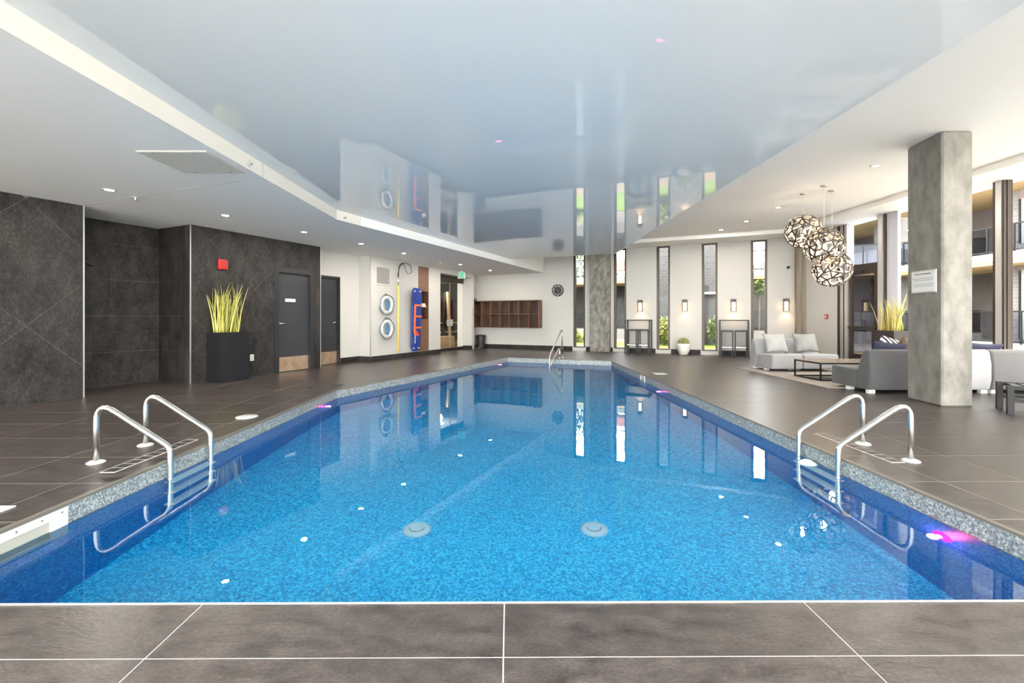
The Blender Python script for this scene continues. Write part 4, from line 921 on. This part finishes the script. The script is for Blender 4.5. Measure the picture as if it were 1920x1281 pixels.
for t in (sofa_module('pale grey armless sofa module carrying the white cushion', 5.53, 6.19, 9.62, 10.50, 'sofa_light', 'sofa_light', ga), sofa_module('pale grey armless sofa module carrying the shiny grey cushion', 6.20, 6.95, 9.62, 10.50, 'sofa_light', 'sofa_light', ga)): t.location.z = RUGZ
sofa_module('dark grey sofa module seen from behind, left of the big column', 5.43, 6.36, 7.72, 6.87, 'sofa_dark', 'sofa_dark', gb)
sofa_module('light grey sofa back just right of the big column', 6.37, 7.29, 7.72, 6.87, 'sofa_light', 'sofa_light', gb)
sofa_module('taupe grey sofa back at the right picture edge', 7.30, 8.20, 7.72, 6.87, 'sofa_grey', 'sofa_grey', gb)
for o in bpy.data.objects:
    if o.name.startswith('sofa_module') and o.location.y < 8: o.location.z = 0
pillow('cushion', 0.50, 0.44, 0.17, 'cushion_white', (5.86, 10.07, 0.60), (-0.42, 0, 0.04), 'quilted white cushion on the pale sofa, the left one')
pillow('cushion', 0.50, 0.44, 0.17, 'cushion_grey', (6.53, 10.07, 0.60), (-0.42, 0.0, -0.10), 'shiny silver-grey cushion on the pale sofa, the right one')
pillow('cushion', 0.52, 0.42, 0.15, 'cushion_navy', (5.95, 7.22, 0.575), (0.42, 0.10, 0.0), 'navy blue cushion showing over the dark sofa back')
pillow('cushion', 0.46, 0.42, 0.15, 'cushion_brown', (6.40, 7.34, 0.61), (0.45, 0.3, 0.1), 'brown cushion behind the striped one')
sc_ = pillow('cushion', 0.44, 0.46, 0.15, 'cushion_white', (6.14, 7.40, 0.61), (0.40, 0.25, -0.05), 'black and white striped cushion peeking over the dark sofa back')
ms = MATS['cushion_white'].copy(); ms.name = 'cushion_striped'; MATS['cushion_striped'] = ms
nt = ms.node_tree; bs = nt.nodes['Principled BSDF']; tc = nt.nodes.new('ShaderNodeTexCoord'); wv = nt.nodes.new('ShaderNodeTexWave'); wv.inputs['Scale'].default_value = 7; wv.bands_direction = 'DIAGONAL'
rp_ = nt.nodes.new('ShaderNodeValToRGB'); rp_.color_ramp.interpolation = 'CONSTANT'; rp_.color_ramp.elements[0].color = (0.03, 0.025, 0.03, 1); rp_.color_ramp.elements[1].position = 0.5; rp_.color_ramp.elements[1].color = (0.75, 0.72, 0.70, 1)
nt.links.new(tc.outputs['Object'], wv.inputs['Vector']); nt.links.new(wv.outputs['Fac'], rp_.inputs['Fac']); nt.links.new(rp_.outputs['Color'], bs.inputs['Base Color'])
sc_.data.materials.clear(); sc_.data.materials.append(ms)
pillow('cushion', 0.66, 0.42, 0.16, 'cushion_navy', (7.42, 7.24, 0.565), (0.45, 0.06, 0.0), 'long navy cushion over the sofa backs at the right')
pillow('cushion', 0.50, 0.42, 0.14, 'cushion_brown', (6.86, 7.28, 0.57), (0.45, 0.0, 0.0), 'brown cushion over the light sofa back right of the column')
# coffee table
ct = thing('coffee_table', 'low black framed coffee table with a brown top', 'table', (6.25, 8.59, RUGZ))
hw, hd, hh = 0.66, 0.38, 0.335
MB().box(-hw, hw, -hd, hd, hh-0.012, hh).build('table_top', 'table_top', ct, bevel=0.002)
for sy in (-1, 1):
    MB().box(-hw, hw, sy*(hd-0.011)-0.011, sy*(hd-0.011)+0.011, hh-0.034, hh-0.012).build('top_rail', 'black_metal', ct); MB().box(-hw, hw, sy*(hd-0.011)-0.011, sy*(hd-0.011)+0.011, 0, 0.022).build('bottom_rail', 'black_metal', ct)
for sx in (-1, 1):
    MB().box(sx*(hw-0.011)-0.011, sx*(hw-0.011)+0.011, -hd+0.022, hd-0.022, hh-0.034, hh-0.012).build('top_rail', 'black_metal', ct); MB().box(sx*(hw-0.011)-0.011, sx*(hw-0.011)+0.011, -hd+0.022, hd-0.022, 0, 0.022).build('bottom_rail', 'black_metal', ct)
    for sy in (-1, 1): MB().box(sx*(hw-0.011)-0.011, sx*(hw-0.011)+0.011, sy*(hd-0.011)-0.011, sy*(hd-0.011)+0.011, 0.022, hh-0.034).build('leg', 'black_metal', ct)
# black bench at the right edge
bn = thing('low_bench', 'low black slatted bench cut off by the right picture edge', 'bench', (5.90, 5.40, 0), -0.62)
bl_, bw_, bh_ = 1.3, 0.5, 0.345
for x in (0, bl_-0.06):
    for y in (0, bw_-0.06): MB().box(x, x+0.06, y, y+0.06, 0, bh_).build('leg', 'black_metal', bn, bevel=0.003)
for y in (0.01, bw_-0.05): MB().box(0.06, bl_-0.06, y, y+0.04, bh_-0.045, bh_-0.002).build('side_rail', 'black_metal', bn); MB().box(0.06, bl_-0.06, y, y+0.04, 0.15, 0.19).build('stretcher', 'black_metal', bn)
for k in range(11): MB().box(0.08+k*0.105, 0.155+k*0.105, 0.05, bw_-0.05, bh_-0.035, bh_-0.012).build('slat', 'grey_metal', bn)
# notice on the column
ns = Vector((5.69-5.598, 6.53-5.90, 0)).normalized()
nb = thing('rules_notice', 'white framed notice on the left face of the big concrete column', 'sign', (5.640, 6.205, 1.64), math.atan2(ns.y, ns.x)+PI)
fw, fh = 0.225, 0.155
mb = MB(); mb.box(-fw, fw, -0.012, 0.002, -fh, fh); mb.build('frame', 'alu', nb, bevel=0.006)
MB().box(-fw+0.018, fw-0.018, -0.016, -0.011, -fh+0.018, fh-0.018).build('panel', 'sign_face', nb, bevel=0.002)
text_mesh('heading', 'RÈGLES DE BAIGNADE', 0.030, 'ink', nb, Matrix.Translation((0.0, -0.0165, 0.105)) @ RM)
for k, (z, x0, x1) in enumerate(((0.045, -0.19, 0.19), (0.020, -0.175, 0.18), (-0.035, -0.18, 0.19), (-0.060, -0.175, 0.18))):
    MB().box(x0, x1, -0.0168, -0.0158, z-0.004, z+0.004).build('text_line', 'ink_light', nb)

# ================================================================== LIGHT FITTINGS
def downlight(p, label, grp, power=None, r=0.055):
    t = thing('recessed_downlight', label, 'downlight', p, 0, grp)
    MB().lathe([(r+0.022, 0.0), (r+0.022, -0.004), (r, -0.007), (r-0.006, 0.0)], 24).build('trim_ring', 'white_plastic', t, smooth=True)
    MB().lathe([(r-0.004, -0.001), (r-0.006, -0.004), (0, -0.005)], 20).build('lens', 'lamp_lens', t)
    lamp('downlight_beam', 'AREA', t, (0, 0, -0.012), LAMP_W if power is None else power, (1, 0.91, 0.80), 0.10)
    return t
lows = [(-5.062, 5.835), (-4.489, 7.282), (-3.874, 8.676), (-3.24, 10.042), (-2.651, 11.53), (-1.49, 13.941), (-0.655, 15.658)]
lab = ['downlight in the low ceiling nearest the viewer, above the stone alcove', 'downlight in the low ceiling above the black planter', 'downlight in the low ceiling in front of the signed grey door', 'downlight in the low ceiling in front of the niche door', 'downlight in the low ceiling by the rescue hook', 'downlight in the low ceiling in front of the glass door', 'downlight in the low ceiling nearest the cubby']
for p, l in zip(lows, lab): downlight((p[0], p[1], H0), l, 'downlights in the low ceiling')
highs = [(5.833, 7.269), (5.892, 10.02), (5.936, 11.464), (5.823, 12.58)]
lab = ['downlight in the high ceiling beside the big column', 'downlight in the high ceiling left of the globe pendants', 'downlight in the high ceiling above the cactus side of the lounge', 'downlight in the high ceiling farthest from the viewer']
for p, l in zip(highs, lab): downlight((p[0], p[1], HM), l, 'downlights in the high ceiling')
for k, p in enumerate(((5.8, 4.2, HM), (5.8, 1.2, HM), (5.8, -0.6, HM), (-5.3, 4.0, H0), (-5.3, 1.4, H0), (-5.3, -0.8, H0))):
    downlight(p, 'downlight of the %s ceiling out of view %s the viewer' % ('high' if k < 3 else 'low', ('in front beside', 'level with', 'just behind')[k % 3]), 'downlights beside the viewer')
# ceiling hatch and sprinklers
hc = thing('ceiling_hatch', 'square grey access hatch in the low ceiling', 'hatch', (-3.28, 4.80, H0))
MB().box(-0.345, 0.345, -0.34, 0.34, -0.006, 0.0).build('frame', 'joint_line', hc); MB().box(-0.335, 0.335, -0.33, 0.33, -0.011, -0.005).build('panel', 'hatch_paint', hc, bevel=0.002)
for x, y in ((-0.2, 0.30), (0.2, 0.30), (-0.2, -0.30), (0.2, -0.30)): MB().lathe([(0.010, -0.011), (0.008, -0.014), (0, -0.015)], 10, (x, y, 0)).build('screw', 'screw', hc)
def sprinkler(p, rot, label):
    t = thing('fire_sprinkler', label, 'sprinkler', p); t.rotation_euler = rot
    MB().lathe([(0.036, 0), (0.036, -0.004), (0.02, -0.010), (0.014, -0.010)], 20).build('escutcheon', 'white_plastic', t, smooth=True); MB().lathe([(0.012, 0), (0.010, -0.03), (0.016, -0.034), (0.016, -0.038), (0, -0.038)], 12).build('head', 'steel', t)
sprinkler((-5.02, 6.19, H0), (0, 0, 0), 'small sprinkler in the low ceiling near the stone wall')
sprinkler((-2.842, 5.02*1.0, 2.83), (0, -PI/2, 0), 'small sprinkler on the fascia above the left ladder')
sprinkler((-2.842+0.06, 7.57+0.16, 2.83), (0, -PI/2, -0.42), 'small sprinkler on the fascia at the ceiling bend')
sprinkler((-0.62, 12.60, 2.84), (0, -PI/2, -0.42), 'small sprinkler on the fascia toward the far end')
sprinkler((-2.0, 13.3, H0), (0, 0, 0), 'small sprinkler in the low ceiling before the glass door')
# three lattice globes
def lattice(R, strap, depth, m, parent, name, jit):
    bm = bmesh.new(); bmesh.ops.create_icosphere(bm, subdivisions=2, radius=1.0)
    rnd = random.Random(3); cs = {f.index: f.calc_center_median().normalized() for f in bm.faces}
    for k in cs: cs[k] = (cs[k]+Vector((rnd.gauss(0, jit), rnd.gauss(0, jit), rnd.gauss(0, jit)))).normalized()
    mb = MB(); segs = []
    for e in bm.edges: segs.append((cs[e.link_faces[0].index], cs[e.link_faces[1].index]))
    # a few cells get a cross strut, so that large and small cells alternate
    for i, v in enumerate(bm.verts):
        if i % 3 != 0:
            fs = [f.index for f in v.link_faces]
            ctr = v.co.normalized(); k0 = fs[0]
            for q_ in fs[::2]: segs.append((cs[q_], ctr))
    bm.free()
    for a, b in segs:
        mid = ((a+b)/2).normalized(); t = (b-a).normalized(); q = mid.cross(t).normalized()*strap/2
        for p0, p1 in ((a, mid), (mid, b)):
            mb.add([tuple(p0*R-q), tuple(p0*R+q), tuple(p1*R+q), tuple(p1*R-q), tuple(p0*(R-depth)-q), tuple(p0*(R-depth)+q), tuple(p1*(R-depth)+q), tuple(p1*(R-depth)-q)],
                   [(0,1,2,3),(7,6,5,4),(0,4,5,1),(1,5,6,2),(2,6,7,3),(3,7,4,0)])
    return mb.build(name, m, parent)
def pendant(p, zc, R, label, jit, rot):
    t = thing('globe_pendant', label, 'pendant lamp', (p[0], p[1], HM), 0, 'dark lattice globe pendants')
    MB().lathe([(0.065, 0), (0.065, -0.012), (0.05, -0.022), (0.0, -0.024)], 24).build('ceiling_rose', 'steel', t, smooth=True)
    MB().tube([(0, 0, -0.02), (0, 0, zc-HM+R*0.95)], 0.0035, 6).build('cord', 'alu', t)
    g = lattice(R, 0.023, 0.006, 'lattice_black', t, 'lattice_shade', jit); g.location = (0, 0, zc-HM); g.rotation_euler = rot
    gi = lattice(R-0.0065, 0.027, 0.004, 'lattice_inner', t, 'inner_lining', jit); gi.location = g.location; gi.rotation_euler = rot
    MB().lathe([(0.02, 0.0), (0.02, 0.10), (0.014, 0.11)], 12, (0, 0, zc-HM+0.03)).build('lamp_holder', 'black_metal', t)
    MB().tube([(0, 0, zc-HM+0.13), (0, 0, zc-HM+R*0.98)], 0.005, 6).build('stem', 'black_metal', t)
    MB().lathe([(0.012, 0.05), (0.035, 0.01), (0.05, -0.03), (0.04, -0.065), (0, -0.08)], 18, (0, 0, zc-HM)).build('bulb', 'bulb_glow', t, smooth=True)
    lamp('pendant_light', 'POINT', t, (0, 0, zc-HM-0.12), 9, (1, 0.74, 0.46), 0.05)
pendant((5.723, 8.899), 2.83, 0.325, 'dark lattice globe pendant, highest and leftmost of the three', 0.05, (0.2, 0.1, 0.4))
pendant((5.757, 8.359), 2.46, 0.335, 'dark lattice globe pendant, middle one of the three', 0.05, (0.5, 0.3, 1.4))
pendant((6.126, 8.672), 2.07, 0.335, 'dark lattice globe pendant, lowest of the three', 0.05, (1.1, 0.2, 2.2))

# ================================================================== OUTSIDE
MB().box(-14, 26, B3+0.30, 40, -0.12, 0.10).build('outside_lawn', 'lawn', frame=TURN, kind='structure', label='bright green lawn outside the back wall')
MB().box(XG+0.26, 40, -30, 11.5, -0.12, -0.0705).build('outside_lawn', 'patio', kind='structure', label='pale paved court outside the right glazing')
MB().box(-20, XG+0.26, -30, -1.8, -0.12, -0.0705).build('outside_lawn', 'patio', kind='structure', label='paved yard behind the viewpoint')
MB().box(2.0, 13.0, B3+0.31, B3+1.3, 0.101, 0.108).build('outside_path', 'deck_wood', frame=TURN, kind='structure', label='warm paved strip along the outside of the back wall')
MB().box(-6.0, 5.2, B3+4.4, B3+6.8, 0.101, 0.13).build('outside_path', 'terrace', frame=TURN, kind='structure', label='pale paving before the far terrace')
MB().box(8.5, 16.0, B3+1.6, B3+6.8, 0.101, 0.13).build('outside_path', 'terrace', frame=TURN, kind='structure', label='pale paving outside the fifth slit window')
MB().box(12.6, 14.3, -5, 24, -0.069, -0.03).build('outside_path', 'patio', kind='structure', label='pale paving along the right hand building')
def terrace_block(label, a0, a1, b, dark, frame, upper, posts, skip=()):
    """balcony block: recessed dark wall, terrace edge, balcony slab with wood soffit, two railings"""
    t = thing('apartment_block', label, 'building', frame[0], frame[1])
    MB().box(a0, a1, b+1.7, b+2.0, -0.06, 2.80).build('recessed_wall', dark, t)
    MB().box(a0, a1, b, b+1.7, -0.06, 0.60).build('terrace_edge', 'slab_grey', t)
    MB().box(a0, a1, b-0.3, b+2.0, 2.90, 3.14).build('balcony_slab', 'slab_grey', t)
    MB().box(a0, a1, b-0.28, b+1.7, 2.80, 2.90).build('soffit', 'soffit_wood', t)
    for z0, z1, y in ((0.60, 1.42, b+0.05), (3.14, 4.02, b-0.2)):
        r = MB().box(a0, a1, y-0.02, y+0.02, z1-0.04, z1).build('railing', 'black_metal', t)
        MB().box(a0, a1, y-0.02, y+0.02, z0+0.06, z0+0.10).build('bottom_rail', 'black_metal', r)
        k = a0
        while k <= a1: MB().box(k, k+0.04, y-0.02, y+0.02, z0, z1-0.04).build('post', 'black_metal', r); k += posts
        MB().box(a0, a1, y-0.004, y+0.004, z0+0.10, z1-0.04).build('glass_panel', 'glass_grey', r)
    if upper:
        MB().box(a0, a1, b+1.7, b+2.0, 3.14, 5.0).build('upper_wall', upper, t)
        MB().box(a0, a1, b-0.6, b+2.0, 5.0, 5.25).build('upper_slab', 'slab_grey', t); MB().box(a0, a1, b-0.58, b+1.7, 4.93, 5.0).build('upper_soffit', 'soffit_wood', t)
    return t
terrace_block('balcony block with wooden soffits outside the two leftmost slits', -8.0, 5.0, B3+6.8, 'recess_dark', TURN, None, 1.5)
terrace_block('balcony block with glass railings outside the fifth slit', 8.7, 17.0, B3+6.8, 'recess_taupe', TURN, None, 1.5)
bk = thing('brick_building', 'grey brick wall close outside the third and fourth slits', 'building', P1, -ANG)
MB().box(5.2, 8.35, B3+3.6, B3+9.5, -0.06, 8.0).build('brick_wall', 'brick_turned', bk)
MB().box(7.45, 7.75, B3+3.56, B3+3.6, 0.0, 2.4).build('dark_door', 'recess_dark', bk); MB().box(7.5, 8.35, B3+3.40, B3+3.60, 2.05, 2.12).build('ledge', 'slab_white', bk)
# right hand building (its own frame: x along world +y, y along world +x)
RF = (Vector((0, 0, 0)), 0)
rb = thing('apartment_block', 'pale brick apartment block with balconies beyond the right glazing', 'building')
XF = 15.5
def rbox(name, m, x0, x1, y0, y1, z0, z1, par=rb): return MB().box(x0, x1, y0, y1, z0, z1).build(name, m, par)
rbox('brick_pier', 'brick_right', XF, XF+2, -6.0, 14.25, -0.06, 9.5); rbox('brick_pier', 'brick_right', XF, XF+2, 17.6, 19.4, -0.06, 9.5); rbox('brick_pier', 'brick_right', XF, XF+2, 22.5, 26, -0.06, 9.5)
for y0, y1 in ((14.25, 17.6), (19.4, 22.5)):
    rbox('recessed_wall', 'recess_taupe', XF+1.6, XF+1.9, y0, y1, -0.06, 9.5)
for z in (1.96, 4.35):
    s = MB().at(Matrix.Translation((XF+1.6, 15.15, z))).box(-0.10, 0, -0.14, 0.14, -0.07, 0.07).build('wall_lamp', 'bronze', rb, bevel=0.03)
for y0, y1, z0, z1 in ((12.4, 13.82, 0.5, 2.6), (12.4, 13.82, 3.4, 4.75), (8.6, 10.4, 0.5, 2.6), (8.6, 10.4, 3.4, 4.75), (4.6, 6.4, 0.5, 2.6), (4.6, 6.4, 3.4, 4.75)):
    w = rbox('window', 'far_window', XF-0.02, XF+0.1, y0, y1, z0, z1); MB().box(XF-0.05, XF, y0, y1, z1, z1+0.32).build('blind', 'blind', w); MB().box(XF-0.06, XF, y1-0.04, y1, z0, z1).build('frame', 'black_metal', w)
for y0, y1 in ((2.0, 17.6), (18.0, 22.5)):
    rbox('balcony_slab', 'slab_white', XF-0.9, XF+1.7, y0, y1, 2.86, 3.08); rbox('soffit', 'soffit_wood', XF-0.88, XF+1.6, y0, y1, 2.74, 2.86)
    rbox('balcony_slab', 'slab_white', XF-1.3, XF+1.7, y0, y1, 5.15, 5.4); rbox('soffit', 'soffit_wood', XF-1.28, XF+1.6, y0, y1, 5.02, 5.15)
    rbox('terrace_edge', 'slab_white', XF-0.7, XF+1.6, y0, y1, -0.06, 0.36)
    for z0, z1, x in ((0.36, 1.36, XF-0.6), (3.08, 3.92, XF-0.8)):
        r = rbox('railing', 'black_metal', x-0.02, x+0.02, y0, y1, z1-0.04, z1); MB().box(x-0.02, x+0.02, y0, y1, z0+0.05, z0+0.09).build('bottom_rail', 'black_metal', r)
        MB().box(x-0.004, x+0.004, y0, y1, z0+0.09, z1-0.04).build('glass_panel', 'glass_grey', r)
        k = y0
        while k < y1: MB().box(x-0.02, x+0.02, k, k+0.04, z0, z1-0.04).build('post', 'black_metal', r); k += 0.75
gc = thing('garden_chair', 'orange chair on the far upper balcony outside the second slit', 'chair', XY(3.60, B3+7.7, 3.14), -ANG)
MB().box(-0.27, 0.27, -0.27, 0.22, 0.36, 0.44).build('seat', 'orange_fabric', gc, bevel=0.02); MB().box(-0.27, 0.27, 0.20, 0.28, 0.40, 0.95).build('backrest', 'orange_fabric', gc, bevel=0.02)
for x in (-0.24, 0.24):
    for y in (-0.24, 0.24): MB().box(x-0.02, x+0.02, y-0.02, y+0.02, 0, 0.36).build('leg', 'black_metal', gc)
# shrubs and trees: each one foliage + stem
def shrub(name, label, loc, rx, rz, m, n, leaf, stem_h=0.2, seed=1, cat='shrub', trunk=0.03, m2=None):
    rnd = random.Random(seed); t = thing(name, label, cat, loc)
    for mm, nn in ((m, n), (m2, n//3)):
        if not mm: continue
        mb = MB()
        for _ in range(nn):
            while True:
                p = Vector((rnd.uniform(-1, 1), rnd.uniform(-1, 1), rnd.uniform(-1, 1)))
                if 0.25 < p.length < 1: break
            c = Vector((p.x*rx, p.y*rx, stem_h+rz+p.z*rz)); R = Matrix.Rotation(rnd.uniform(0, 6.28), 3, 'Z') @ Matrix.Rotation(rnd.uniform(-1.2, 1.2), 3, 'X'); l = leaf*rnd.uniform(0.6, 1.2)
            mb.add([tuple(c+R @ Vector(v)) for v in ((0, -l, 0), (l*0.45, 0, l*0.12), (0, l, 0), (-l*0.45, 0, l*0.12))], [(0, 1, 2, 3)])
        mb.build('foliage', mm, t, kind='stuff')
    MB().tube([(0, 0, 0), (0.02, 0, stem_h+rz)], trunk, 6).build('stem', 'bark', t)
shrub('garden_shrub', 'low yellow-green bush outside the leftmost slit window', XY(2.35, B3+3.7, 0.10), 0.7, 0.26, 'leaf_yellow', 420, 0.09, 0.0, 1, m2='leaf_green')
shrub('garden_shrub', 'bushy yellow-green shrub outside the third slit window', XY(6.25, B3+2.9, 0.10), 0.62, 0.52, 'leaf_yellow', 620, 0.09, 0.05, 2, m2='leaf_green')
shrub('garden_shrub', 'dark upright shrub outside the fourth slit window', XY(8.05, B3+3.0, 0.10), 0.33, 0.52, 'leaf_green', 420, 0.07, 0.1, 3, m2='leaf_yellow')
shrub('garden_tree', 'dark drooping plant under the balcony outside the fifth slit', XY(9.62, B3+6.2, 0.6), 0.55, 0.35, 'leaf_dark', 420, 0.09, 1.45, 4, 'tree', m2='leaf_yellow')
shrub('balcony_flowers', 'reddish flowers along the upper balcony outside the fifth slit', XY(9.75, B3+7.1, 3.14), 0.55, 0.2, 'orange_fabric', 260, 0.06, 0.0, 5, 'flowers', m2='leaf_green')
shrub('garden_tree', 'leafy tree behind the balcony outside the leftmost slit', XY(1.0, B3+11, 0), 1.7, 1.5, 'leaf_dark', 900, 0.16, 2.6, 6, 'tree', 0.12, m2='leaf_green')
shrub('garden_tree', 'leafy tree rising behind the right hand building', (19.5, 24.0, 0), 2.2, 2.0, 'leaf_green', 900, 0.2, 2.8, 7, 'tree', 0.15)
